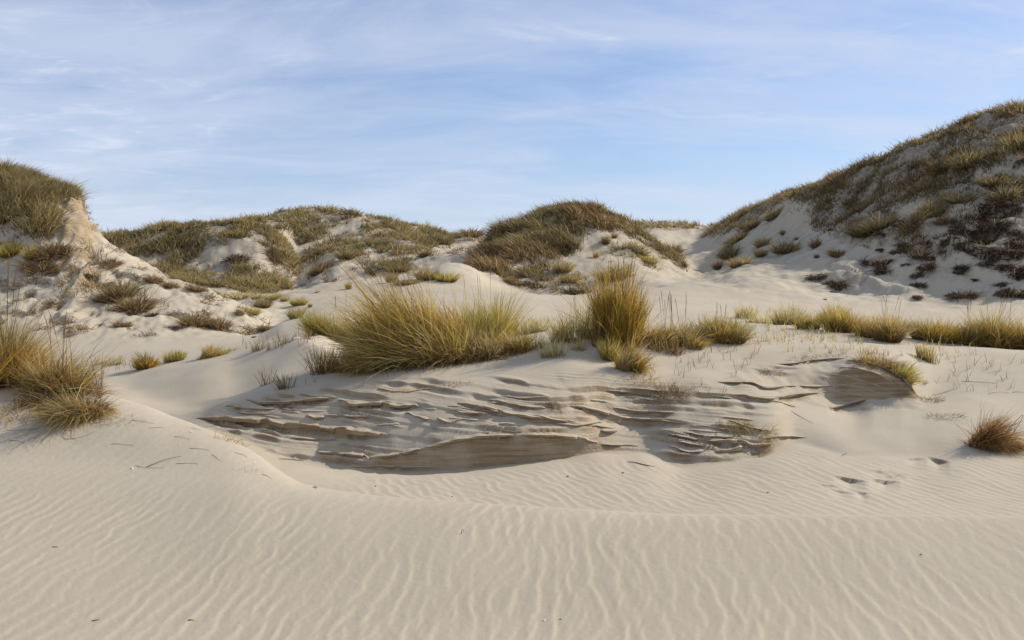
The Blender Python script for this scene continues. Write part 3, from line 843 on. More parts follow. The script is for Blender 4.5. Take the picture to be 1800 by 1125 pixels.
# --- the continuous cover of each dune: nobody could count it
def cover(key, label, n_try, h, pals, w, nb, lean=(-0.15, 0.0), dens=0.0):
    c = COVER[key]
    P = []
    for pl in c['polys']:
        a = np.array(pl, float)
        x0, x1 = a[:, 0].min() - 12, a[:, 0].max() + 12
        ymin, ymax = a[:, 1].min() - 12, a[:, 1].max() + 12
        j = np.nonzero((colpx >= x0) & (colpx <= x1))[0]
        i = np.nonzero((rows >= c['d'][0]) & (rows <= c['d'][1]))[0]
        area = len(j) * 3 * (ymax - ymin)
        m = int(n_try * area / 1000)
        d = rng.uniform(c['d'][0], c['d'][1], m * 6)
        px = rng.uniform(x0, x1, m * 6)
        x = (px - CX) / F * d
        z = zat(x, d)
        py = HY - F * (z - EYE) / d
        wv = 4 * fbm(x / 0.9, d / 0.9, 3, 301)
        wu = 4 * fbm(x / 0.9 + 40, d / 0.9, 3, 311)
        ok = inpoly(px + wv, py + wu, pl)
        ok &= (fbm(x / 1.5, d / 1.5, 4, 331, 0.6) > rng.uniform(-0.55, 0.25, len(x)) + dens)
        P.append(np.stack([x, d, z], 1)[ok])
    P = np.concatenate(P)
    P = P[rng.uniform(size=len(P)) < 0.42]
    n = len(P)
    nb = int(nb * 2.5)
    nn = n * nb
    sc = np.repeat(rng.uniform(0.5, 1.4, n), nb)
    off = rng.normal(0, 0.13, (nn, 3)) * (1, 1, 0) * sc[:, None]
    p0 = np.repeat(P, nb, 0) + off
    p0[:, 2] = zat(p0[:, 0], p0[:, 1]) - 0.02
    kind = fbm(P[:, 0] / 3.2, P[:, 1] / 3.2, 3, 341) + rng.normal(0, 0.15, n)
    tone = np.repeat(np.clip(1 + 0.35 * fbm(P[:, 0] / 1.9 + 9, P[:, 1] / 1.9, 3, 361), .6, 1.5), nb)
    ca, cb = pick(pals[0], nn), pick(pals[1], nn)
    kk = np.repeat(kind > 0, nb)
    col = np.where(kk[:, None], ca, cb) * tone[:, None]
    cl = np.repeat(np.stack([rng.normal(lean[0], 0.22, n), rng.normal(lean[1], 0.22, n)], 1), nb, 0)
    u = unit(np.stack([cl[:, 0] + 2.2 * off[:, 0] + rng.normal(0, 0.2, nn), cl[:, 1] + 2.2 * off[:, 1] + rng.normal(0, 0.2, nn), np.ones(nn)], 1))
    tall = np.repeat(np.clip(0.85 + 0.8 * fbm(P[:, 0] / 1.7, P[:, 1] / 1.7, 3, 351) + rng.normal(0, 0.12, n), 0.35, 1.5), nb)
    L = h * tall * (0.55 + 0.5 * sc) * rng.uniform(0.6, 1.15, nn)
    bend = np.stack([cl[:, 0] * 0.6, cl[:, 1] * 0.6, np.zeros(nn)], 1) + rng.normal(0, 0.15, (nn, 3)) * (1, 1, 0.1)
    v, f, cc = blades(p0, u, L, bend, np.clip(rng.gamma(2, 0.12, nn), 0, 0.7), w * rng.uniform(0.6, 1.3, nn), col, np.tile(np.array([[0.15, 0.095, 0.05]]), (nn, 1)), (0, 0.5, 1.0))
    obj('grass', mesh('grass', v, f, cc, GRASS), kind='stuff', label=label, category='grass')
    return n


NCOV = {}
NCOV['west'] = cover('west', 'olive grass mat over the top of the cliffed dune at the left', 75, 0.48, ('tan', 'olive'), 0.015, 9, (0.10, -0.05), -0.2)
NCOV['northwest'] = cover('northwest', 'tawny grass over the rounded dune left of the skyline middle', 60, 0.55, ('tan', 'olive'), 0.040, 6, (0.05, 0))
NCOV['north'] = cover('north', 'tawny grass capping the higher rounded dune behind', 62, 0.52, ('tan', 'olive'), 0.045, 6, (0.05, 0))
NCOV['centre'] = cover('centre', 'dark wind bent grass over the peaked dune in the middle', 62, 0.60, ('olive', 'brown'), 0.040, 6, (-0.35, 0), 0.0)
NCOV['gap'] = cover('gap', 'low grass along the far crest in the gap', 40, 0.6, ('tan', 'olive'), 0.06, 5)
NCOV['east'] = cover('east', 'dark grass over the upper face of the tall right dune', 48, 0.48, ('olive', 'brown'), 0.034, 6, (-0.1, 0), 0.05)
NCOV['east_thin'] = cover('east_thin', 'sparse grey brown scrub over the lower face of the tall right dune', 24, 0.32, ('olive', 'root'), 0.030, 5, (-0.1, -.2), 0.12)
NCOV['west_thin'] = cover('west_thin', 'sparse dry scraps of grass on the lit slope of the cliffed dune', 6, 0.30, ('brown', 'straw'), 0.016, 6, (0, -.3), 0.35)
NCOV['centre_thin'] = cover('centre_thin', 'sparse grass on the lower sides of the peaked dune', 14, 0.45, ('tan', 'olive'), 0.036, 5, (-0.1, -.1), 0.2)
NCOV['north_thin'] = cover('north_thin', 'sparse grass over the sandy patches of the rounded dunes', 9, 0.36, ('brown', 'olive'), 0.034, 5, (-0.1, -.1), 0.3)


def crust_roots(name, label, mask, n, h, pal, w, lean):
    m = mask.copy()
    m[:, (colpx < -150) | (colpx > 1950)] = 0
    i, j = np.nonzero(m > 0.3)
    q = rng.choice(len(i), n)
    i, j = i[q], j[q]
    P = np.stack([X[i, j], Y[i, j], Z[i, j] - .02], 1)
    P = np.repeat(P, 4, 0) + rng.normal(0, 0.07, (4 * n, 3)) * (1, .5, .2)
    m4 = 4 * n
    u = unit(np.stack([rng.normal(0, .8, m4), lean + rng.normal(0, .5, m4), rng.uniform(.1, .9, m4)], 1))
    v, f, c = blades(P, u, h * rng.uniform(.4, 1.2, m4), rng.normal(0, .3, (m4, 3)), np.clip(rng.gamma(2, .25, m4), 0, .9), w * rng.uniform(.6, 1.4, m4), pick(pal, m4), pick('root', m4) * .8, (0, .5, 1.0))
    obj(name, mesh(name, v, f, c, GRASS), kind='stuff', label=label, category='dead roots')


crust_roots('dead_roots', 'dark dead roots along the broken crust of the tall right dune', scarp, 8500, .36, 'root', .034, -.6)
crust_roots('dead_roots', 'brown dead roots along the crumbling lit slope of the cliffed dune', scarpw, 2600, .22, 'brown', .013, -.5)
print('cover clumps', NCOV)



# ------------------------------------------------------------------ shelves of bedded sand jutting from the wind-cut bank
LEDGES = [  # outline of each lip (bearing, elevation), thickness, overhang
 ([(433, 703), (458, 709), (489, 709), (539, 704), (564, 701), (594, 700)], .040, .06),
 ([(595, 704), (620, 712), (670, 710), (707, 715), (729, 714), (741, 717)], .045, .07),
 ([(665, 683), (690, 688), (713, 689), (763, 684)], .022, .04),
 ([(396, 714), (433, 718), (486, 719)], .022, .04),
 ([(418, 724), (443, 728), (474, 728)], .026, .05),
 ([(345, 736), (387, 737), (433, 738), (471, 742), (496, 749), (558, 754), (604, 759), (639, 762), (682, 766)], .075, .09),
 ([(570, 731), (611, 732), (651, 734)], .035, .05),
 ([(539, 731), (556, 735), (572, 734)], .030, .05),
 ([(713, 726), (732, 734), (754, 737)], .030, .05),
 ([(804, 709), (844, 715), (875, 724), (900, 729)], .030, .05),
 ([(791, 720), (813, 726), (850, 726)], .022, .05),
 ([(769, 737), (791, 745), (816, 737)], .030, .06),
 ([(511, 770), (558, 774), (589, 774)], .030, .03),
 ([(558, 794), (604, 798), (636, 799), (654, 808)], .030, .08),
 ([(617, 821), (682, 821), (776, 823)], .025, .03),
 ([(489, 807), (512, 808), (536, 810)], .014, .03),
 ([(874, 697), (918, 700), (961, 698)], .022, .04),
 ([(859, 703), (902, 711), (952, 717)], .024, .04),
 ([(840, 714), (887, 726), (924, 732), (968, 736)], .035, .05),
 ([(999, 714), (1027, 717), (1070, 728), (1104, 736), (1167, 737)], .030, .06),
 ([(1076, 717), (1120, 723), (1185, 725)], .022, .04),
 ([(1064, 687), (1104, 690), (1139, 695), (1170, 696)], .022, .04),
 ([(1108, 683), (1140, 685), (1170, 688)], .016, .03),
 ([(971, 745), (1014, 748), (1058, 742)], .018, .04),
 ([(1055, 757), (1070, 758), (1086, 757)], .022, .05),
 ([(1173, 764), (1198, 767), (1229, 773)], .020, .05),
 ([(1192, 776), (1215, 780), (1238, 784)], .018, .05),
 ([(1201, 760), (1244, 767), (1288, 768)], .018, .05),
 ([(1244, 776), (1276, 776), (1307, 779), (1322, 785), (1356, 781)], .040, .07),
 ([(1340, 771), (1378, 767), (1397, 768), (1418, 770)], .018, .04),
 ([(1176, 785), (1213, 795), (1241, 792)], .024, .05),
 ([(1257, 796), (1282, 793), (1310, 788)], .050, .04),
 ([(1282, 740), (1316, 751), (1352, 756)], .016, .04),
 ([(1104, 812), (1130, 816), (1151, 820)], .016, .03),
 ([(1365, 640), (1402, 638), (1439, 633), (1486, 630)], .022, .04),
 ([(1405, 679), (1439, 680), (1463, 678)], .018, .04),
 ([(1456, 718), (1486, 711), (1522, 703)], .026, .05),
 ([(1290, 694), (1351, 701), (1399, 694), (1439, 691)], .026, .04),
 ([(1260, 672), (1317, 672), (1348, 682), (1399, 679)], .020, .04),
]
LEDGES += [([(648, 805), (707, 798), (740, 790)], .035, .05), ([(750, 786), (800, 775), (850, 768), (905, 766)], .04, .06), ([(915, 765), (965, 766), (1020, 771), (1050, 778)], .03, .05), ([(1056, 781), (1090, 783), (1122, 784)], .02, .04),
 ([(1492, 634), (1530, 641), (1568, 656), (1600, 680), (1612, 697)], .05, .04), ([(1478, 646), (1520, 652), (1560, 668), (1592, 690)], .03, .012), ([(1462, 660), (1500, 667), (1545, 680), (1578, 694)], .035, .012), ([(1470, 678), (1510, 682), (1550, 692)], .025, .012), ([(1445, 690), (1500, 694), (1530, 699)], .03, .015)]
# thinner leaves of sand that crop out between the main shelves
lr = np.random.default_rng(77)
for k in range(40):
    x0 = lr.uniform(420, 1330)
    t = (x0 - 420) / 910
    y0 = lr.uniform(690 + 6 * t, 762 - 5 * t)
    ln = lr.uniform(22, 80)
    sl = lr.normal(0.10, 0.04)
    LEDGES.append(([(x0, y0), (x0 + ln * .5, y0 + sl * ln * .5 + lr.normal(0, 1.5)), (x0 + ln, y0 + sl * ln)], lr.uniform(.012, .026), lr.uniform(.01, .03)))


def ledge(pts, th, ov, seed):
    a = np.array(pts, float)
    n = max(8, int((a[-1, 0] - a[0, 0]) / 2.6))
    qx = np.linspace(a[0, 0], a[-1, 0], n)
    qy = pchip1(a[:, 0], a[:, 1], qx)
    P = np.array([hit(px, py, 7.2) for px, py in zip(qx, qy)])
    d = P[:, 1].copy()
    k = np.ones(7) / 7
    d = np.convolve(np.pad(d, 3, mode='edge'), k, 'valid')          # the lip runs on where the surface is notched
    x = (qx - CX) / F * d
    z = EYE + (HY - qy) * d / F
    s = np.linspace(0, 1, n)
    tap = np.clip(np.minimum(s, 1 - s) * 5, 0, 1) ** 0.6
    j = fbm(qx / 34.0, np.full(n, seed * 3.1), 4, 500 + seed, 0.5)
    chip = 1 - 0.8 * sst(0.30, 0.42, perlin(qx / 30.0, np.full(n, seed * 1.7), 600 + seed))
    o = ov * tap * (0.75 + 0.8 * j) * chip
    o = np.maximum(o, 0.004)
    t = th * (0.25 + 0.75 * tap) * (0.9 + 0.40 * fbm(qx / 30.0, np.full(n, seed * 2.3), 2, 700 + seed)) 
    t = np.maximum(t, 0.005)
    flat = a[0, 1] > 800 and a[0, 0] > 1400
    if flat:
        t = th * np.sin(np.pi * s ** 0.8) ** 0.9 + 0.002
        o = 0.012 + 0 * o
    zt = z + (1.0 if flat else 0.62) * t
    dep = np.maximum(0.05, t * 9.0) if flat else 0.07 + 1.5 * th
    rowsv = []
    for q_, (dy, dzv) in enumerate(((dep, None), (0.35 * dep, None), (-o * 0.4, zt), (-o, zt - 0.10 * t), (-o + 0.004, zt - 0.45 * t), (-o + 0.006, zt - 0.75 * t), (-o + 0.015 + 0.25 * o, zt - t), (0.09, zt - 1.25 * t - 0.02))):
        yy = d + dy
        if dzv is None:
            zz = np.minimum(zat(x, yy) - 0.012, zt + 0.02) if q_ == 0 else (np.maximum(zat(x, yy) + 0.002, zt - 0.38 * t) if flat else np.minimum(np.maximum(zat(x, yy) + 0.001, zt - 0.02), zt + 0.012))
        else:
            zz = dzv
        rowsv.append(np.stack([x, yy, zz], 1))
    m = len(rowsv)
    v = np.concatenate(rowsv)
    ii = np.arange(n - 1)
    f = np.concatenate([np.stack([r * n + ii, (r + 1) * n + ii, (r + 1) * n + ii + 1, r * n + ii + 1], 1) for r in range(m - 1)])
    return v, f


for k, (pts, th, ov) in enumerate(LEDGES):
    v, f = ledge(pts, th, ov, k)
    me = mesh('sand_ledge', v, f, None, SAND, False, {'damp': np.ones(len(v)), 'litter': np.zeros(len(v))})
    par = LAND['sand_hollow'] if pts[0][0] > 1450 and pts[0][1] > 800 else LAND['sand_bank']
    obj('sand_ledge', me, par)


# ------------------------------------------------------------------ single tufts
def empty(name, loc, **props):
    o = bpy.data.objects.new(name, None)
    o.empty_display_size = 0.2
    COL.objects.link(o)
    o.location = loc
    for k, v in props.items():
        if v:
            o[k] = v
    return o


def slope_at(x, y):
    e = 0.15
    return lambda dx, dy, x=x, y=y, z0=float(zat(x, y)[0]): zat(x + dx, y + dy) - z0


def stalk(h, lean, seed):
    g = np.random.default_rng(seed)
    n = 6
    t = np.linspace(0, 1, n)
    b = g.normal(0, 0.10, 2) + np.array(lean)
    c = np.stack([b[0] * h * t ** 1.5, b[1] * h * t ** 1.5, h * t - 0.02], 1)
    r = np.array([.0022, .002, .0018, .0016, .0045, .0008])
    t[4] = 0.88
    c[4] = (b[0] * h * .83, b[1] * h * .83, h * .9)
    v, f = [], []
    for k in range(n):
        for a in range(3):
            an = a * 2.094
            v.append(c[k] + r[k] * np.array([math.cos(an), math.sin(an), 0]))
    for k in range(n - 1):
        for a in range(3):
            b_ = (a + 1) % 3
            f.append([k * 3 + a, k * 3 + b_, (k + 1) * 3 + b_, (k + 1) * 3 + a])
    v = np.array(v)
    return v, np.array(f), np.tile(np.array([[0.36, 0.26, 0.12]]), (len(v), 1))


def grass_tuft(px, py, label, parts, group=None, stalks=0, sh=1.0, name='grass_tuft', cat='grass tuft', dmin=3.0, slean=(0, 0)):
    """parts: (part name, blades, height px, half width px, depth ratio, palette, extra, dx px)"""
    x, y, z = hit(px, py, dmin)
    k = y / F
    root = empty(name, (x, y, z), label=label, category=cat, group=group)
    for (pn, n, hp, wp, dr, pal, ex, dx) in parts:
        ex = dict(ex)
        g0 = slope_at(x, y)
        gx = dx * k
        if n >= 600 and pn != 'thatch':
            ex.setdefault('lean', (0, 0))
            kk = ex.pop('k', max(4, int(wp / 8)))
            arch = ex.pop('arch', .35)
            pals = ex.pop('pals', (pal, pal, 'mixed', 'tan' if pal in ('straw', 'gold') else pal))
            v, f, c = cluster(n, hp * k, wp * k, wp * k * dr, pals, kk, arch=arch, ground=lambda a, b: g0(a + gx, b), **ex)
        else:
            v, f, c = tuft(n, hp * k, wp * k, wp * k * dr, pal, ground=lambda a, b: g0(a + gx, b), **ex)
        v[:, 0] += gx
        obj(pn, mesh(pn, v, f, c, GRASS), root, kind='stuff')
    for q in range(stalks):
        a = rng.uniform(0, 6.28)
        r = rng.uniform(0, .7) * parts[0][3] * k
        v, f, c = stalk(sh * parts[0][2] * k * rng.uniform(.9, 1.15), slean, int(rng.integers(1e6)))
        v += (r * math.cos(a), r * math.sin(a) * .5, float(slope_at(x, y)(r * math.cos(a), r * math.sin(a) * .5)[0]))
        obj('flower_stalk', mesh('flower_stalk', v, f, c, GRASS), root)
    return root


UP = dict(spread=.30, droop=.12, jit=.12)
FLOP = dict(spread=.55, droop=.45, jit=.30)
W_ = dict(w=.007)
CLUMPS = 'grass clumps on the layered sand bank'
# the big bush on top of the bank
grass_tuft(735, 634, 'largest straw coloured grass bush on the bank, its blades blown over to the left',
  [('blades', 5400, 168, 90, .6, 'mixed', dict(lean=(-.32, -.05), spread=.24, droop=.16, jit=.14, w=.009, wisps=.14, k=14, arch=.40, sub=.17, lj=.17, pals=('mixed', 'straw', 'tan', 'straw', 'gold')), 4),
   ('dry_blades', 2600, 112, 100, .5, 'straw', dict(lean=(-.65, -.15), spread=.4, droop=.34, jit=.25, w=.007, k=11, sub=.24, pals=('straw', 'tan', 'straw', 'brown')), 14),
   ('bent_blades', 420, 128, 92, .5, 'pale', dict(lean=(-.75, -.35), spread=.35, droop=.45, jit=.35, w=.011), 20),
   ('green_blades', 900, 92, 36, .7, 'green', dict(lean=(-.25, 0), spread=.3, droop=.2, jit=.15, w=.008), -75),
   ('thatch', 1500, 40, 105, .6, 'brown', dict(spread=.8, droop=.7, jit=.5, w=.006), 0)], None, 14, 1.1, slean=(-.3, 0))
grass_tuft(672, 640, 'dark olive grass drooping at the shaded left end of the largest bush',
  [('blades', 1800, 80, 48, .6, 'mixed', dict(lean=(-.15, -.1), spread=.45, droop=.4, jit=.2, w=.008), 0),
   ('thatch', 700, 36, 50, .6, 'brown', dict(spread=.9, droop=.7, jit=.5, w=.006), 0)])
grass_tuft(592, 597, 'light green grass tuft sticking out left behind the largest bush',
  [('blades', 2000, 78, 38, .7, 'green', dict(lean=(-.18, 0), spread=.38, droop=.22, jit=.14, w=.008), 0), ('dry_blades', 600, 58, 38, .7, 'straw', dict(lean=(-.2, 0), **FLOP), 0)], None, 3)
grass_tuft(848, 612, 'upright green grass tuft behind the right end of the largest bush',
  [('blades', 1800, 134, 38, .6, 'green', dict(lean=(-.06, 0), spread=.30, droop=.12, jit=.10, w=.008), 0)], None, 4)
grass_tuft(872, 622, 'low pale straw tuft at the right foot of the largest bush',
  [('blades', 2300, 84, 54, .5, 'straw', dict(lean=(-.12, 0), spread=.40, droop=.26, jit=.2, w=.007, lj=.2), 0), ('thatch', 500, 30, 52, .5, 'brown', FLOP, 0)])
grass_tuft(925, 585, 'faint pale green tuft low in the dip behind the bank crest',
  [('blades', 700, 46, 34, .5, 'pale', UP, 0)], dmin=12.2)
grass_tuft(940, 613, 'small reddish sprig standing alone on the bank left of the sparse tuft',
  [('blades', 110, 36, 12, .6, 'brown', dict(spread=.8, droop=.1, jit=.15, w=.007), 0)], cat='grass sprig')
grass_tuft(1012, 597, 'sparse grey green tuft on the shaded crest left of the tall tuft',
  [('blades', 900, 84, 40, .5, 'pale', dict(lean=(-.05, 0), **UP), 0)], None, 3)
grass_tuft(972, 627, 'thin see-through tuft on the shaded sand below the sparse grey green tuft',
  [('blades', 170, 52, 20, .6, 'pale', dict(lean=(-.06, 0), **UP), 0)])
grass_tuft(1017, 615, 'few thin green stems on shaded sand nearest the tall tuft on its left',
  [('blades', 90, 40, 12, .6, 'pale', UP, 0)])
grass_tuft(1090, 607, 'tallest upright golden brown tuft on the bank with long seed stalks',
  [('blades', 3400, 126, 33, .7, 'gold', dict(lean=(.02, 0), spread=.08, droop=.06, jit=.06, w=.008, wisps=.15, k=9, arch=.12, lj=.045, sub=.26, pals=('gold', 'gold', 'gold', 'straw', 'gold', 'brown')), 0),
   ('dry_blades', 900, 112, 36, .7, 'brown', dict(spread=.14, droop=.08, jit=.08, w=.006, k=5, lj=.05, arch=.1, pals=('brown',)), -8)], None, 18, 1.15)
grass_tuft(1105, 652, 'golden tuft drooping over the bank edge in front of the tall tuft',
  [('blades', 1500, 78, 17, .7, 'gold', dict(lean=(.10, 0), spread=.24, droop=.32, jit=.12, w=.007), 0)])
grass_tuft(1072, 632, 'little yellowish tuft at the lower left foot of the tall tuft',
  [('blades', 420, 52, 14, .7, 'green', UP, 0)])
grass_tuft(1182, 606, 'untidy straw and brown tuft just right of the tall tuft',
  [('blades', 1500, 66, 44, .5, 'straw', dict(lean=(-.05, 0), spread=.45, droop=.25, jit=.22, w=.008), 0), ('dry_blades', 600, 56, 44, .5, 'brown', dict(spread=.4, droop=.2, jit=.2, w=.008), 5),
   ('thatch', 350, 26, 46, .6, 'brown', FLOP, 0)], None, 12, 1.35)
grass_tuft(1200, 622, 'short red brown stems in front of the untidy straw tuft',
  [('blades', 230, 34, 34, .4, 'brown', dict(spread=.3, droop=.1, jit=.2, w=.008), -30)], cat='grass sprig')
grass_tuft(1263, 600, 'dense green and gold tuft with feathery tips, third large one from the tall tuft',
  [('blades', 2500, 70, 36, .7, 'gold', dict(lean=(.08, 0), spread=.36, droop=.2, jit=.14, w=.008), 0), ('green_blades', 900, 62, 34, .7, 'green', dict(lean=(.1, 0), **UP), 0)], None, 3)
# the row beyond the bank on the right
ROW = 'grass tufts in the row beyond the bank at the right'
def rowtuft(px, py, hp, wp, pal, n, label, lean=(0.03, 0), dmin=14.0, pal2=None, stalks=0):
    hp, n = hp * 1.38, int(n * 1.25)
    parts = [('blades', n, hp, wp, .6, pal, dict(lean=lean, spread=.34, droop=.16, jit=.13, w=.010, ts=(0, .45, 1.0)), 0)]
    if pal2:
        parts.append(('dry_blades', n // 3, hp * .8, wp, .6, pal2, dict(lean=lean, spread=.45, droop=.3, jit=.2, w=.010, ts=(0, .45, 1.0)), 0))
    return grass_tuft(px, py, label, parts, ROW, stalks, 1.1, dmin=dmin)


rowtuft(1385, 571, 36, 24, 'pale', 380, 'thin pale tuft starting the row beyond the bank')
rowtuft(1421, 578, 40, 15, 'green', 600, 'small round dark green tuft near the left end of the row')
rowtuft(1462, 566, 32, 22, 'green', 700, 'low green tuft behind the small round dark green one')
rowtuft(1490, 584, 46, 34, 'green', 1500, 'broad bright green tuft in the middle of the row', pal2='gold')
rowtuft(1530, 592, 44, 22, 'gold', 900, 'yellow green tuft between the broad green one and the straw one')
rowtuft(1561, 600, 54, 20, 'straw', 1000, 'pale straw tuft with loose spiky top in the row', pal2='brown', stalks=5)
rowtuft(1600, 584, 28, 22, 'gold', 600, 'short rusty tuft right of the spiky straw one')
rowtuft(1650, 600, 44, 34, 'gold', 1300, 'golden tuft beginning the wide band at the right edge', pal2='green')
rowtuft(1700, 604, 52, 32, 'gold', 1500, 'middle tuft of the wide golden band by the right edge', pal2='brown', stalks=4)
rowtuft(1752, 610, 62, 34, 'mixed', 1700, 'tallest tuft of the wide golden band', pal2='gold', stalks=5)
rowtuft(1800, 612, 60, 32, 'gold', 1400, 'tuft of the golden band cut by the right picture edge', pal2='brown')
rowtuft(1850, 614, 58, 32, 'gold', 1000, 'golden tuft just beyond the right picture edge')
rowtuft(1345, 568, 18, 34, 'pale', 260, 'patch of short thin grass left of the row')
rowtuft(1310, 560, 26, 16, 'pale', 240, 'faint thin tuft between the feathery tuft and the row')

# things on the shoulder of the notch at the right
grass_tuft(1628, 633, 'sparse dark green stems standing alone right of the notch', [('blades', 150, 36, 16, .5, 'green', dict(spread=.12, droop=.05, jit=.08, w=.010), 0)])
grass_tuft(1585, 664, 'small green tuft hanging on the right shoulder of the notch', [('blades', 420, 40, 14, .8, 'green', dict(lean=(.35, -.1), spread=.4, droop=.25, jit=.2, w=.007), 0)])
grass_tuft(1545, 640, 'tangle of dry brown stems on top of the notch', [('stems', 700, 44, 42, .6, 'brown', dict(lean=(.1, 0), spread=.7, droop=.55, jit=.5, w=.006), 0), ('dry_blades', 250, 34, 34, .5, 'straw', FLOP, -4)], cat='dry grass')
grass_tuft(1440, 632, 'wispy dry stems left of the tangle along the notch rim', [('stems', 130, 20, 50, .3, 'brown', dict(spread=.5, droop=.4, jit=.6, w=.006), 0)], cat='dry grass')
grass_tuft(1352, 655, 'thin brown root wisps on the pale slope left of the notch', [('stems', 170, 16, 22, .5, 'brown', dict(spread=.8, droop=.5, jit=.6, w=.005), 0)], cat='dry roots')
grass_tuft(1635, 705, 'dry straw spilling down the right end of the notch', [('stems', 160, 18, 22, .6, 'brown', FLOP, 0)], cat='dry grass')
grass_tuft(1662, 732, 'flat brown scrap of dead stems on the sand right of the notch', [('stems', 190, 16, 28, .5, 'brown', dict(lean=(.4, 0), spread=.9, droop=.6, jit=.6, w=.007), 0)], cat='dry grass')
grass_tuft(1612, 668, 'little spiky shoot on the sand right of the notch', [('blades', 26, 14, 4, .7, 'green', dict(spread=.8, droop=.1, jit=.2, w=.008), 8)], cat='grass sprig')
grass_tuft(1745, 783, 'brown dead tussock slumped on the sand at the right',
  [('blades', 1900, 84, 16, .6, 'rust', dict(lean=(.30, -.15), spread=.22, droop=.55, jit=.18, w=.006, pals=('rust', 'rust', 'brown')), -24), ('dry_blades', 1100, 66, 28, .6, 'brown', dict(lean=(.5, -.3), spread=.5, droop=.65, jit=.3, w=.006, pals=('rust', 'straw', 'rust')), 4),
   ('roots', 500, 26, 44, .5, 'root', dict(lean=(.2, -.1), spread=.8, droop=.6, jit=.5, w=.006), 0)], name='dead_tussock', cat='dead tussock')
grass_tuft(1180, 690, 'dry red roots hanging from the bank below the untidy straw tuft', [('roots', 420, 32, 34, .6, 'brown', dict(lean=(.15, -.3), spread=.6, droop=.7, jit=.6, w=.005), 0)], cat='dry roots')
grass_tuft(1310, 748, 'mat of fine tan rootlets draped over the low sand lump', [('roots', 750, 30, 44, .6, 'tan', dict(lean=(.15, -.3), spread=.7, droop=.8, jit=.6, w=.005), 0)], cat='dry roots')
grass_tuft(700, 688, 'dead grass fringe along the top shelf of the bank', [('roots', 260, 14, 38, .3, 'straw', dict(lean=(0, -.4), spread=.5, droop=.7, jit=.6, w=.005), 0)], cat='dry roots')
grass_tuft(800, 677, 'sandy brown root wisps near the top of the bank', [('roots', 170, 16, 30, .4, 'brown', dict(lean=(-.2, -.3), spread=.6, droop=.6, jit=.6, w=.005), 0)], cat='dry roots')
grass_tuft(975, 718, 'brown rootlets hanging in the middle of the layered bank', [('roots', 160, 22, 10, .6, 'brown', dict(lean=(0, -.4), spread=.5, droop=.8, jit=.5, w=.005), 0)], cat='dry roots')
grass_tuft(860, 632, 'trailing straw runners on the lit sand under the low pale tuft', [('stems', 130, 30, 26, .4, 'brown', dict(lean=(.3, -.3), spread=1.0, droop=.5, jit=.5, w=.006), 0)], cat='dry grass')
grass_tuft(1130, 668, 'sparse straw wisps below the drooping golden tuft', [('stems', 140, 28, 26, .6, 'straw', dict(spread=.8, droop=.4, jit=.6, w=.005), 0)], cat='dry grass')
# shoots at the left shoulder of the bank
grass_tuft(568, 655, 'brown green shoots on the shaded left shoulder of the bank', [('blades', 170, 62, 22, .6, 'brown', dict(spread=.35, droop=.1, jit=.12, w=.008), 0), ('green_blades', 100, 60, 20, .6, 'green', UP, 8)], cat='grass sprig')
grass_tuft(612, 652, 'thin dark stems at the left foot of the largest bush', [('blades', 180, 52, 20, .6, 'brown', dict(spread=.4, droop=.15, jit=.14, w=.008), 0)], cat='grass sprig')
grass_tuft(502, 683, 'thin red shoots at the left top corner of the bank', [('blades', 60, 44, 15, .5, 'brown', dict(spread=.4, droop=.1, jit=.2, w=.008), 0)], cat='grass sprig')
grass_tuft(470, 675, 'few bare red stems left of the thin red shoots', [('blades', 22, 46, 12, .5, 'brown', dict(spread=.3, droop=.08, jit=.2, w=.009), 0)], cat='grass sprig')
grass_tuft(656, 648, 'single short brown sprig below the largest bush', [('blades', 30, 34, 5, .6, 'brown', UP, 0)], cat='grass sprig')
# along the smooth saddle at the left
grass_tuft(256, 648, 'small golden tuft with brown foot on the smooth saddle at the left', [('blades', 700, 40, 13, .7, 'gold', dict(spread=.4, droop=.15, jit=.14, w=.011), 0)])
grass_tuft(306, 635, 'small fresh green tuft right of the golden one on the saddle', [('blades', 520, 26, 17, .6, 'green', UP, 0)])
grass_tuft(372, 627, 'wide pale green tuft leaning right on the saddle', [('blades', 750, 28, 24, .6, 'green', dict(lean=(.25, 0), **UP), 0)])
grass_tuft(404, 618, 'thin short fringe at the right end of the leaning saddle tuft', [('blades', 110, 14, 18, .5, 'pale', UP, 0)])
grass_tuft(203, 641, 'faint thin green stems near the left end of the saddle', [('blades', 120, 24, 13, .6, 'pale', UP, 0)])
grass_tuft(180, 640, 'faintest grey stems behind the straw tangle at the left', [('blades', 90, 20, 13, .6, 'pale', UP, 0)])
grass_tuft(455, 616, 'dry twiggy shoots on the saddle near the foot of the cliffed dune', [('blades', 60, 30, 9, .6, 'brown', UP, 0)], cat='grass sprig')
grass_tuft(492, 608, 'thin scattered shoots on the saddle left of the largest bush', [('blades', 70, 30, 24, .4, 'brown', UP, 0)], cat='grass sprig')
grass_tuft(538, 596, 'brown sprig standing on the saddle beside the light green tuft', [('blades', 50, 34, 8, .6, 'brown', UP, 0)], cat='grass sprig')

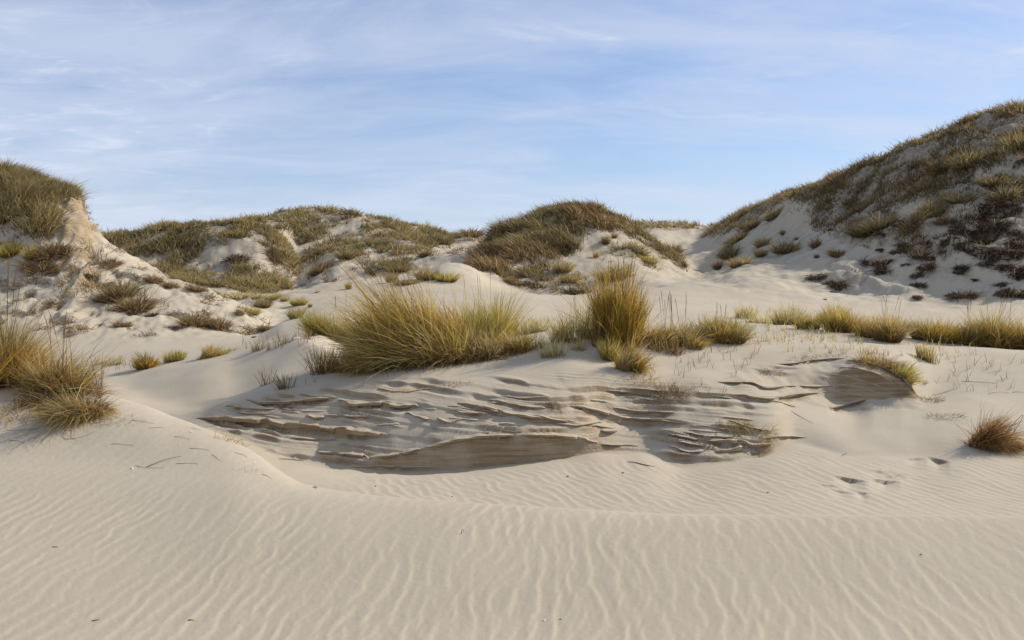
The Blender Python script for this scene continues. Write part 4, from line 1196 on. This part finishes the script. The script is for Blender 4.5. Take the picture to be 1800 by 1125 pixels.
# front left mound
grass_tuft(12, 676, 'tall golden tuft cut by the left picture edge',
  [('blades', 2600, 185, 30, .8, 'gold', dict(lean=(.06, 0), spread=.30, droop=.14, jit=.12, w=.006, wisps=.1), -6), ('dry_blades', 900, 150, 40, .8, 'straw', dict(lean=(.1, 0), spread=.45, droop=.3, jit=.2, w=.005), 0),
   ('thatch', 500, 44, 44, .7, 'brown', FLOP, 0)], None, 9, 1.1)
grass_tuft(-60, 690, 'golden tuft just outside the left picture edge', [('blades', 1400, 160, 40, .8, 'gold', dict(spread=.30, droop=.14, jit=.12, w=.006), 0)])
grass_tuft(108, 690, 'straw tangle of bent grass on the mound at the left',
  [('blades', 1900, 112, 40, .6, 'straw', dict(lean=(.05, 0), spread=.42, droop=.30, jit=.25, w=.006, wisps=.14, lj=.28, k=7, sub=.24, pals=('straw', 'tan', 'straw', 'brown')), 0), ('dry_blades', 800, 105, 26, .6, 'brown', dict(lean=(-.15, 0), spread=.4, droop=.2, jit=.2, w=.005), -18),
   ('thatch', 900, 60, 62, .7, 'brown', dict(spread=.8, droop=.75, jit=.5, w=.005), 0)], None, 7, 1.2)
grass_tuft(140, 728, 'drooping straw skirt hanging down the front of the mound below the tangle',
  [('blades', 1700, 92, 36, .7, 'straw', dict(lean=(.10, -.55), spread=.45, droop=.85, jit=.35, w=.006, lj=.3, k=9, pals=('straw', 'brown', 'straw', 'tan')), 0), ('thatch', 700, 42, 44, .7, 'brown', dict(lean=(0, -.3), **FLOP), 0)])
grass_tuft(85, 712, 'shaded brown dead grass at the middle of the mound', [('blades', 900, 52, 46, .6, 'brown', dict(spread=.8, droop=.6, jit=.5, w=.005), 0)], cat='dry grass')
grass_tuft(22, 728, 'low straw runners on the sand below the tall left edge tuft', [('stems', 150, 46, 40, .6, 'straw', dict(lean=(.1, -.3), spread=1.0, droop=.6, jit=.5, w=.005), 0)], cat='dry grass')
grass_tuft(205, 738, 'fine tan litter beside the straw skirt on the mound', [('stems', 240, 20, 44, .4, 'tan', dict(spread=.9, droop=.7, jit=.8, w=.004), 0)], cat='dry grass')
grass_tuft(402, 774, 'fine dry wisps on the right rim of the mound', [('stems', 130, 24, 26, .4, 'straw', dict(spread=.7, droop=.4, jit=.6, w=.004), 0)], cat='dry grass')
grass_tuft(435, 828, 'thin grey wisps low on the mound side', [('stems', 90, 16, 26, .5, 'tan', dict(spread=.9, droop=.5, jit=.8, w=.004), 0)], cat='dry grass')
grass_tuft(178, 700, 'two bare reddish stalks rising at the right edge of the straw tangle', [('stems', 10, 96, 8, .5, 'brown', dict(spread=.1, droop=.03, jit=.06, w=.007), 0)], cat='dry stalks')


# ------------------------------------------------------------------ clumps on the dunes, copied from a few grown kinds
def proto(pal, n, w, **ex):
    v, f, c = tuft(n, 1.0, 0.5, 0.42, pal, w=w, ts=(0, .5, 1.0), **ex)
    return mesh('grass_clump', v, f, c, GRASS)


def ragged():
    parts = []
    for _ in range(int(rng.integers(5, 9))):
        v, f, c = tuft(90, rng.uniform(.35, .9), rng.uniform(.10, .24), rng.uniform(.10, .24), 'root', lean=(rng.normal(0, .3), -.6), w=.034, ts=(0, .5, 1.0), spread=.7, droop=.8, jit=.45, base=(.08, .052, .032))
        v += (rng.uniform(-.42, .42), rng.uniform(-.36, .36), 0)
        parts.append((v, f, c))
    v, f, c = join(parts)
    return mesh('root_mat', v, f, c, GRASS)


PR = {
 'green': [proto('green', 420, .030, spread=.5, droop=.2, jit=.15) for _ in range(2)],
 'olive': [proto('olive', 420, .034, spread=.6, droop=.25, jit=.2) for _ in range(3)],
 'tan': [proto('tan', 420, .032, spread=.55, droop=.2, jit=.18) for _ in range(3)],
 'brown': [proto('brown', 420, .032, spread=.7, droop=.4, jit=.3) for _ in range(3)],
 'root': [ragged() for _ in range(7)],
 'pale': [proto('pale', 220, .030, spread=.4, droop=.15, jit=.15) for _ in range(2)],
}


def clump(px, py, wp, hp, kind, label, group, dmin, cat='grass clump', name='grass_clump'):
    x, y, z = hit(px, py, dmin)
    k = y / F
    me = PR[kind][int(rng.integers(len(PR[kind])))]
    o = obj(name, me, None, (x, y, z), label=label, category=cat, group=group)
    sx = wp * k * 0.85
    e = 0.25
    n = Vector((float(zat(x - e, y)[0] - zat(x + e, y)[0]) / (2 * e), float(zat(x, y - e)[0] - zat(x, y + e)[0]) / (2 * e), 1.0))
    mat_ = kind in ('root', 'brown')
    n = (n * (0.9 if mat_ else 0.5) + Vector((0, 0, 0.1 if mat_ else 0.5))).normalized()
    q = n.to_track_quat('Z', 'Y')
    o.rotation_mode = 'QUATERNION'
    o.rotation_quaternion = q @ Euler((0, 0, float(rng.uniform(-.6, .6)) if mat_ else float(rng.uniform(0, 6.28)))).to_quaternion()
    o.scale = (sx, sx * (0.7 if mat_ else 0.9), hp * k * (1.5 if mat_ else 1.1))
    return o


G1 = 'green tufts on the white sand spur'
for px, py, w, h, kd, lb in [
    (520, 560, 30, 26, 'tan', 'round brown tuft with a dark shadow on the sand spur'),
    (525, 537, 28, 20, 'green', 'green tuft just above the round brown one on the spur'),
    (500, 530, 16, 13, 'green', 'small green tuft up left of the pair on the spur'),
    (462, 540, 34, 22, 'olive', 'olive tuft at the left foot of the spur'),
    (440, 552, 30, 18, 'green', 'green tuft where the spur meets the cliffed dune'),
    (480, 527, 28, 14, 'green', 'low green patch on the spur above its olive tuft'),
    (455, 525, 26, 14, 'pale', 'pale green wisps highest at the left of the spur'),
    (613, 508, 13, 18, 'green', 'tiny lone green tuft on the bare spur'),
    (545, 540, 8, 9, 'olive', 'tiniest dark tuft right of the round brown one'),
    (688, 496, 22, 22, 'tan', 'upright golden tuft on the spur crest'),
    (712, 500, 44, 14, 'olive', 'low olive streak of grass right of the upright golden tuft'),
    (750, 491, 44, 28, 'tan', 'larger leaning grass patch near the top of the spur'),
    (785, 494, 44, 20, 'green', 'bright green grass patch ending the spur at its top right'),
    (558, 514, 12, 6, 'pale', 'barely visible pale tuft on the spur')]:
    clump(px, py, w, h, kd, lb, G1, 18)
G2 = 'clumps low on the peaked dune'
for px, py, w, h, kd, lb in [
    (1080, 490, 62, 32, 'tan', 'broad straw clump at the foot of the peaked dune behind the tall tuft'),
    (1015, 516, 56, 26, 'root', 'dark shaded root clump at the foot of the peaked dune'),
    (1000, 496, 36, 20, 'tan', 'tan clump just over the dark shaded root clump'),
    (990, 478, 36, 26, 'tan', 'tan clump on the rib of the peaked dune'),
    (1065, 428, 16, 20, 'olive', 'upright olive tuft on the bare sand face of the peaked dune'),
    (1080, 418, 10, 12, 'tan', 'small tuft right above the upright olive one'),
    (1120, 445, 30, 22, 'olive', 'olive clump on the right flank of the peaked dune'),
    (1140, 462, 34, 18, 'green', 'pale green clump low on the right flank of the peaked dune'),
    (1102, 436, 20, 10, 'pale', 'pale wisps in the middle of the bare sand face'),
    (1048, 452, 14, 18, 'pale', 'pale yellow tuft low on the bare sand face'),
    (1185, 445, 26, 20, 'brown', 'brown clump at the right shoulder of the peaked dune'),
    (1198, 465, 22, 18, 'root', 'dark root scrap at the right foot of the peaked dune'),
    (900, 498, 28, 12, 'brown', 'flat brown clump on shaded sand at the left foot of the peaked dune'),
    (882, 485, 26, 16, 'olive', 'olive clump at the left foot of the peaked dune'),
    (935, 503, 44, 16, 'root', 'long dark scrap below the middle of the peaked dune'),
    (858, 470, 30, 20, 'olive', 'leftmost olive clump of the peaked dune')]:
    clump(px, py, w, h, kd, lb, G2, 36)
G3 = 'clumps at the left foot of the tall dune'
for px, py, w, h, kd, lb in [
    (1262, 473, 20, 18, 'brown', 'dark brown clump lowest in the cluster at the foot of the tall dune'),
    (1282, 452, 42, 26, 'olive', 'wide olive clump in the cluster at the foot of the tall dune'),
    (1300, 468, 42, 22, 'tan', 'yellow green clump in front of the wide olive one'),
    (1340, 433, 28, 20, 'tan', 'upright tan clump above the cluster'),
    (1338, 450, 26, 18, 'tan', 'round pale tan clump under the upright tan one'),
    (1380, 444, 44, 28, 'olive', 'olive clump standing apart right of the cluster'),
    (1298, 424, 30, 18, 'olive', 'dark clump on the slope over the cluster'),
    (1325, 400, 26, 20, 'olive', 'dark olive clump higher on the grassy streak'),
    (1362, 382, 36, 20, 'tan', 'tan clump at the top of the bare sand chute'),
    (1436, 434, 26, 18, 'brown', 'rusty clump alone on the sand right of the cluster'),
    (1472, 450, 32, 12, 'brown', 'flat rusty scrap on the sand of the tall dune'),
    (1436, 453, 10, 8, 'brown', 'tiny dark scrap between the rusty clumps'),
    (1376, 412, 10, 12, 'tan', 'small tan tuft on the bare chute'),
    (1400, 422, 9, 8, 'olive', 'tiny olive tuft right of the bare chute')]:
    clump(px, py, w, h, kd, lb, G3, 36)
G4 = 'large clumps on the face of the tall dune'
for px, py, w, h, kd, lb in [
    (1545, 402, 56, 30, 'tan', 'big yellow brown clump in the middle of the tall dune face'),
    (1510, 412, 46, 26, 'olive', 'olive clump joining the big yellow brown one on its left'),
    (1640, 375, 40, 26, 'tan', 'tan clump up right of the big yellow brown one'),
    (1690, 355, 46, 24, 'olive', 'dark grey green clump beside the brown slide'),
    (1745, 325, 44, 26, 'olive', 'olive clump over the brown slide'),
    (1600, 405, 40, 18, 'brown', 'brown clump overhanging the root crust'),
    (1660, 392, 32, 14, 'brown', 'brown clump right above the root crust'),
    (1765, 350, 50, 30, 'olive', 'olive clump by the right edge above the slide'),
    (1790, 262, 50, 40, 'tan', 'tall tawny clump high at the right edge'),
    (1700, 290, 46, 30, 'tan', 'tawny clump high on the tall dune'),
    (1650, 300, 36, 26, 'brown', 'rusty clump high on the tall dune')]:
    clump(px, py, w, h, kd, lb, G4, 33)
G5 = 'dark root mats breaking through the sand of the tall dune'
for px, py, w, h, lb in [
    (1590, 437, 40, 26, 'wide dark root mat under the brown overhanging clump'),
    (1625, 430, 36, 22, 'dark root mat right beside the wide one under the brown clump'),
    (1612, 452, 30, 18, 'dark mat in the column just under the two topmost ones'),
    (1575, 446, 26, 14, 'small mat hanging left of the dark column'),
    (1565, 458, 22, 9, 'thin mat at the left end, lower than the small hanging one'),
    (1622, 470, 34, 18, 'broad mat halfway down the dark column'),
    (1640, 455, 24, 14, 'mat sticking out right from the dark column'),
    (1612, 503, 30, 15, 'mat near the bottom of the dark column, second lowest'),
    (1612, 522, 20, 12, 'lowest little mat of the dark column, just over the smooth sand'),
    (1607, 484, 26, 10, 'flat mat between the halfway one and the second lowest of the column'),
    (1690, 472, 30, 18, 'mat in the middle of the face, right of the sand chute'),
    (1680, 480, 22, 12, 'small mat touching the lower left of the mat by the chute'),
    (1700, 440, 32, 14, 'long thin mat above the mat by the sand chute'),
    (1725, 465, 30, 12, 'flat mat between the chute mat and the right edge pair'),
    (1740, 452, 24, 10, 'small flat mat up right of the flat one near the right edge'),
    (1690, 520, 48, 22, 'broad mat lowest on the sand between the column and the right edge'),
    (1768, 472, 40, 18, 'dark left one of the pair by the right picture edge'),
    (1790, 485, 30, 16, 'dark right one of the pair by the right picture edge'),
    (1760, 500, 30, 14, 'mat just below the pair by the right picture edge'),
    (1785, 516, 46, 26, 'biggest dark mat in the lower right corner of the tall dune'),
    (1755, 518, 30, 18, 'mat joining the biggest lower right one on its left'),
    (1713, 492, 16, 8, 'tiny lone mat above the broad lowest one'),
    (1790, 450, 34, 18, 'ragged mat above the pair by the right picture edge'),
    (1660, 425, 30, 12, 'flat mat right of the two topmost column mats'),
    (1750, 398, 40, 16, 'wide mat at the foot of the brown slide'),
    (1720, 410, 30, 12, 'smaller mat left of the wide one at the foot of the brown slide'),
    (1790, 410, 36, 18, 'mat right of the wide one below the brown slide'),
    (1545, 440, 16, 8, 'leftmost tiny mat of the broken crust'),
    (1590, 466, 16, 7, 'tiny scrap left of the broad mat halfway down the column'),
    (1655, 445, 20, 10, 'small scrap between the column and the long thin mat'),
    (1812, 470, 36, 20, 'mat cut by the right picture edge at the height of the pair'),
    (1820, 505, 36, 22, 'mat cut by the right picture edge beside the biggest lower right one')]:
    clump(px, py, w, h, 'root', lb, G5, 31, 'root mat', 'root_mat')
for px, py, w, h, lb in [(1430, 487, 44, 12, 'upper thin scrap of rusty roots alone on the sand before the tall dune'),
                         (1470, 500, 50, 20, 'larger scrap of rusty roots alone on the sand before the tall dune'),
                         (1462, 514, 34, 8, 'dark lowest edge of the rusty root scraps'),
                         (1449, 527, 9, 6, 'tiny dark bit under the rusty root scraps')]:
    clump(px, py, w, h, 'root', lb, 'root scraps on the sand before the tall dune', 24, 'root mat', 'root_mat')
G6 = 'root mats on the lit slope of the cliffed dune'
for px, py, w, h, kd, lb in [
    (18, 447, 40, 30, 'green', 'green tuft under the grass mat at the left picture edge'), (56, 452, 30, 24, 'green', 'rounder green tuft right of the one at the left picture edge'),
    (215, 520, 60, 36, 'olive', 'large hanging mat of straw in the middle of the lit slope'), (240, 545, 56, 26, 'brown', 'brown lower end of the large hanging mat'),
    (190, 530, 40, 20, 'brown', 'brown left end of the large hanging mat'), (262, 556, 26, 18, 'root', 'dark tip under the large hanging mat'),
    (215, 574, 30, 12, 'brown', 'thin root scrap low on the left of the lit slope'),
    (345, 572, 60, 24, 'brown', 'wide root fringe on the right of the lit slope'), (385, 578, 40, 24, 'brown', 'right end of the wide root fringe'),
    (315, 578, 40, 12, 'root', 'dark left end of the wide root fringe'), (152, 485, 20, 12, 'root', 'dark root knot under the small cliff'),
    (110, 440, 36, 20, 'root', 'shadowed roots hanging under the grass mat'), (95, 450, 50, 26, 'brown', 'brown roots hanging left under the grass mat'),
    (70, 475, 60, 18, 'brown', 'brown crust of roots low at the left'), 
    (270, 496, 30, 16, 'brown', 'brown fringe on the slope outline'), (195, 465, 36, 10, 'brown', 'thin brown fringe on the upper slope'),
    (448, 593, 12, 6, 'root', 'little dark clod at the foot of the slope'), (300, 505, 30, 12, 'brown', 'brown fringe lower on the slope outline'),
    (345, 512, 30, 14, 'brown', 'brown tuft at the notch of the slope outline'), (420, 552, 24, 10, 'brown', 'brown crust on the lower slope outline'), (465, 580, 26, 10, 'brown', 'last brown crust before the saddle')]:
    clump(px, py, w, h, kd, lb, G6, 17, 'root mat' if kd in ('root', 'brown') else 'grass clump', 'root_mat' if kd in ('root', 'brown') else 'grass_clump')
G7 = 'clumps on the rounded dunes along the skyline'
for px, py, w, h, kd, lb in [
    (330, 497, 60, 22, 'olive', 'olive clump low on the first rounded dune'), (420, 480, 50, 24, 'root', 'dark shaded clump under the curved ridge'), (425, 455, 50, 24, 'root', 'dark hollow of roots inside the curved ridge'),
    (495, 505, 30, 26, 'tan', 'tan tip at the foot of the curved ridge'), (420, 525, 60, 16, 'pale', 'pale grass at the foot of the first rounded dune'), (375, 500, 50, 14, 'olive', 'flat olive clump beside the pale grass'),
    (560, 480, 40, 18, 'brown', 'brown clump on the sandy knob'), (520, 462, 34, 16, 'olive', 'olive clump left of the sandy knob'), (655, 480, 34, 14, 'root', 'dark clump over the spur'), (700, 476, 44, 20, 'olive', 'olive clump over the spur right of the dark one'),
    (748, 450, 28, 12, 'brown', 'brown clump on the second rounded dune right part'), (715, 455, 16, 8, 'root', 'small dark clump near the brown one'), (610, 455, 40, 24, 'olive', 'olive clump in the middle of the second rounded dune'),
    (780, 428, 36, 24, 'olive', 'dark tuft on the skyline right end of the second rounded dune'), (828, 415, 44, 16, 'brown', 'rusty grass on the low saddle of the skyline'), (270, 478, 24, 10, 'root', 'dark scrap in the shaded sand pocket at the left')]:
    clump(px, py, w, h, kd, lb, G7, 36)

# short single shoots and stems that nobody could count
def shoots(name, label, boxes, n, hp, pal, dmin, w):
    P, L = [], []
    for (x0, y0, x1, y1), q in boxes:
        for _ in range(q):
            x, y, z = hit(rng.uniform(x0, x1), rng.uniform(y0, y1), dmin)
            for _k in range(rng.integers(1, 4)):
                P.append((x + rng.normal(0, .02), y + rng.normal(0, .02), z - .01))
                L.append(hp * y / F * rng.uniform(.5, 1.3))
    P, L = np.array(P), np.array(L)
    m = len(P)
    u = unit(np.stack([rng.normal(0, .22, m), rng.normal(0, .2, m), np.ones(m)], 1))
    v, f, c = blades(P, u, L, rng.normal(0, .2, (m, 3)) * (1, 1, .1), np.clip(rng.gamma(2, .08, m), 0, .5), np.full(m, w), pick(pal, m), np.tile(np.array([[.2, .12, .06]]), (m, 1)))
    obj(name, mesh(name, v, f, c, GRASS), kind='stuff', label=label, category='grass')


shoots('grass_shoots', 'short thin shoots scattered along the crest of the bank at the right', [((1295, 588, 1520, 606), 120), ((1300, 575, 1500, 590), 60), ((1500, 606, 1720, 640), 45), ((1380, 610, 1560, 630), 30)], 0, 22, 'pale', 11.5, .008)
shoots('dry_shoots', 'bare dry stems poking from the pale sand right of the notch', [((1640, 630, 1800, 690), 34), ((1180, 615, 1330, 650), 30), ((1100, 640, 1300, 700), 26), ((520, 640, 700, 690), 14)], 0, 22, 'root', 9.5, .006)
shoots('saddle_shoots', 'thin stems scattered along the left saddle', [((420, 590, 560, 620), 40), ((170, 640, 260, 650), 14)], 0, 22, 'brown', 11.5, .008)
shoots('valley_shoots', 'scattered thin green grass on the sand behind the bank', [((870, 560, 1060, 585), 70), ((1290, 545, 1420, 575), 50)], 0, 16, 'pale', 14, .012)


# ------------------------------------------------------------------ twigs, clods and shells lying about
def tube(c, r):
    n = len(c)
    v = []
    for k in range(n):
        tv = c[min(k + 1, n - 1)] - c[max(k - 1, 0)]
        tv /= np.linalg.norm(tv) + 1e-9
        a = np.cross(tv, (0.1, 0.2, 1.0))
        a /= np.linalg.norm(a) + 1e-9
        b = np.cross(tv, a)
        for q in range(4):
            an = q * math.pi / 2
            v.append(c[k] + (a * math.cos(an) + b * math.sin(an)) * r[k])
    f = [[k * 4 + q, k * 4 + (q + 1) % 4, (k + 1) * 4 + (q + 1) % 4, (k + 1) * 4 + q] for k in range(n - 1) for q in range(4)]
    return np.array(v), np.array(f)


def twig(px, py, ln, ang, label, group, r=.0035, lift=.02, curl=.25, dmin=3.0):
    x, y, z = hit(px, py, dmin)
    k = y / F
    n = 9
    t = np.linspace(-.5, .5, n)
    L = ln * k
    a = ang + curl * np.cumsum(rng.normal(0, .5, n)) * .6
    dx, dy = np.cumsum(np.cos(a)) * L / n, np.cumsum(np.sin(a)) * L / n
    cx, cy = dx - dx.mean(), dy - dy.mean()
    cz = zat(x + cx, y + cy) - z + r * .6 + lift * np.abs(rng.normal(0, .6)) * (1 - (2 * t) ** 2)
    v, f = tube(np.stack([cx, cy, cz], 1), r * np.linspace(1, .45, n))
    return obj('twig', mesh('twig', v, f, None, TWIG, True), None, (x, y, z), label=label, category='twig', group=group)


for px, py, ln, an, lb in [(40, 756, 60, .2, 'thin twig on the mound nearest the left picture edge, upper of two'), (30, 776, 40, -.3, 'thin twig on the mound nearest the left picture edge, lower of two'),
                           (75, 750, 50, .7, 'thin slanting twig just left of the foot of the straw skirt'), (140, 768, 60, .1, 'level thin twig just under the straw skirt on the mound'),
                           (215, 782, 50, -.4, 'thin twig below the fine tan litter on the mound'), (250, 742, 46, -.3, 'thin twig touching the fine tan litter on its right'),
                           (275, 752, 30, .4, 'short thin twig high on the mound rim right of the tan litter'), (345, 755, 30, -.3, 'short thin twig highest on the mound rim toward the hollow'),
                           (320, 770, 40, -.5, 'thin twig beside the smallest white speck on the mound'), (352, 790, 46, -.4, 'thin twig between the rim wisps and the longest pale twig'),
                           (380, 805, 50, -.6, 'steeply slanting thin twig left of the thin grey wisps'), (425, 800, 40, -.7, 'thin twig lying along the mound rim above the thin grey wisps'),
                           (330, 815, 50, .1, 'level thin twig right of the longest pale twig'), (260, 822, 70, .1, 'long level thin twig low on the front of the mound beside the shell fragment'),
                           (470, 838, 36, -.2, 'thin twig lowest on the mound where it runs into the rippled sand')]:
    twig(px, py, ln, an, lb, 'twigs on the left mound', .0017, .008, .5)
twig(288, 812, 70, .75, 'longest pale twig slanting across the front of the mound', None, .0035, .03, .1)
twig(555, 858, 28, -.3, 'curled dark twig in front of the hollow', None, .004, .02, .9)
twig(168, 1091 - 0, 14, .2, 'tiny twig on the rippled sand at the lower left', None, .003, .004)
twig(336, 1091, 12, .1, 'tiny dark bit of twig at the bottom of the rippled sand', None, .003, .004)
twig(97, 962, 11, .1, 'tiny dark twig on the rippled sand at the left', None, .003, .004)
twig(813, 938, 12, 1.1, 'tiny twig stuck upright in the rippled sand near the middle', None, .0025, .02)
twig(1484, 800, 26, .9, 'small grey twig on the pale slope under the notch', None, .003, .03, .8)
for px, py, ln, an, lb in [(1410, 735, 44, -.5, 'thin stem slanting on the slope below the left end of the notch'), (1660, 690, 60, .3, 'long thin stem on the sand right of the notch end'), (1720, 672, 60, -.1, 'long level stem on the pale sand far right of the notch'),
                           (1756, 692, 50, .1, 'thin stem between the level stem and the dead tussock'), (1790, 690, 26, 0, 'short rusty stem at the right picture edge above the dead tussock'), (1645, 700, 40, .5, 'thin stem touching the straw at the right end of the notch')]:
    twig(px, py, ln, an, lb, 'stems around the notch', .0025, .015)
# the looping stalks of the dead tussock
x, y, z = hit(1770, 790)
for q, (rx, rz, ph) in enumerate([(.20, .34, 0.1), (.12, .22, .5)]):
    t = np.linspace(0, 1, 16)
    c = np.stack([-.05 + rx * np.sin(t * 3.3 + ph * .3), -.05 * t, rz * np.sin(t * 2.9)], 1)
    v, f = tube(c, np.full(16, .0025))
    obj('bent_stalk', mesh('bent_stalk', v, f, None, TWIG, True), None, (x, y, z + .01), label=['longer stalk arching out of the dead tussock at the right', 'shorter stalk arching out of the dead tussock at the right'][q], category='dry stalk')


def pebble(px, py, sp, mat, label, name, cat, group=None):
    x, y, z = hit(px, py)
    r = sp * y / F * .5
    ph, th = np.meshgrid(np.linspace(0, 2 * math.pi, 7)[:-1], np.linspace(.35, math.pi - .35, 4))
    v = np.stack([np.cos(ph) * np.sin(th), np.sin(ph) * np.sin(th), np.cos(th) * .5], -1).reshape(-1, 3)
    v = v * (1 + rng.normal(0, .14, (len(v), 1))) * r
    v = np.concatenate([v, [[0, 0, .45 * r], [0, 0, -.45 * r]]])
    f = []
    for a in range(3):
        for b in range(6):
            f += [[a * 6 + b, (a + 1) * 6 + b, (a + 1) * 6 + (b + 1) % 6], [a * 6 + b, (a + 1) * 6 + (b + 1) % 6, a * 6 + (b + 1) % 6]]
    for b in range(6):
        f += [[24, b, (b + 1) % 6], [25, 18 + (b + 1) % 6, 18 + b]]
    obj(name, mesh(name, v, np.array(f), None, mat, True), None, (x, y, z + r * .3), label=label, category=cat, group=group)


pebble(232, 824, 6, SHELL, 'white shell fragment on the front of the mound', 'shell', 'shell')
pebble(336, 760, 4, SHELL, 'white speck of shell high on the mound', 'shell', 'shell')
pebble(447, 814, 4, SHELL, 'white speck of shell on the mound rim', 'shell', 'shell')
pebble(315, 782, 3, SHELL, 'smallest white speck in the middle of the mound', 'shell', 'shell')
pebble(957, 1091, 5, SHELL, 'white shell bit at the bottom of the rippled sand', 'shell', 'shell')
pebble(985, 1089, 4, TWIG, 'dark speck beside the white shell bit', 'clod', 'clod')
pebble(1619, 975, 4, TWIG, 'black speck on the rippled sand at the right', 'clod', 'clod')
pebble(998, 838, 5, TWIG, 'dark clod in the hollow before the bank', 'clod', 'clod')
pebble(1095, 832, 5, TWIG, 'dark clod right of the first in the hollow', 'clod', 'clod')
pebble(660, 855, 4, TWIG, 'dark speck at the edge of the hollow', 'clod', 'clod')
pebble(1350, 866, 4, TWIG, 'dark speck on the rippled slope at the right', 'clod', 'clod')
pebble(795, 873, 3, TWIG, 'dark speck on the near rim of the hollow', 'clod', 'clod')
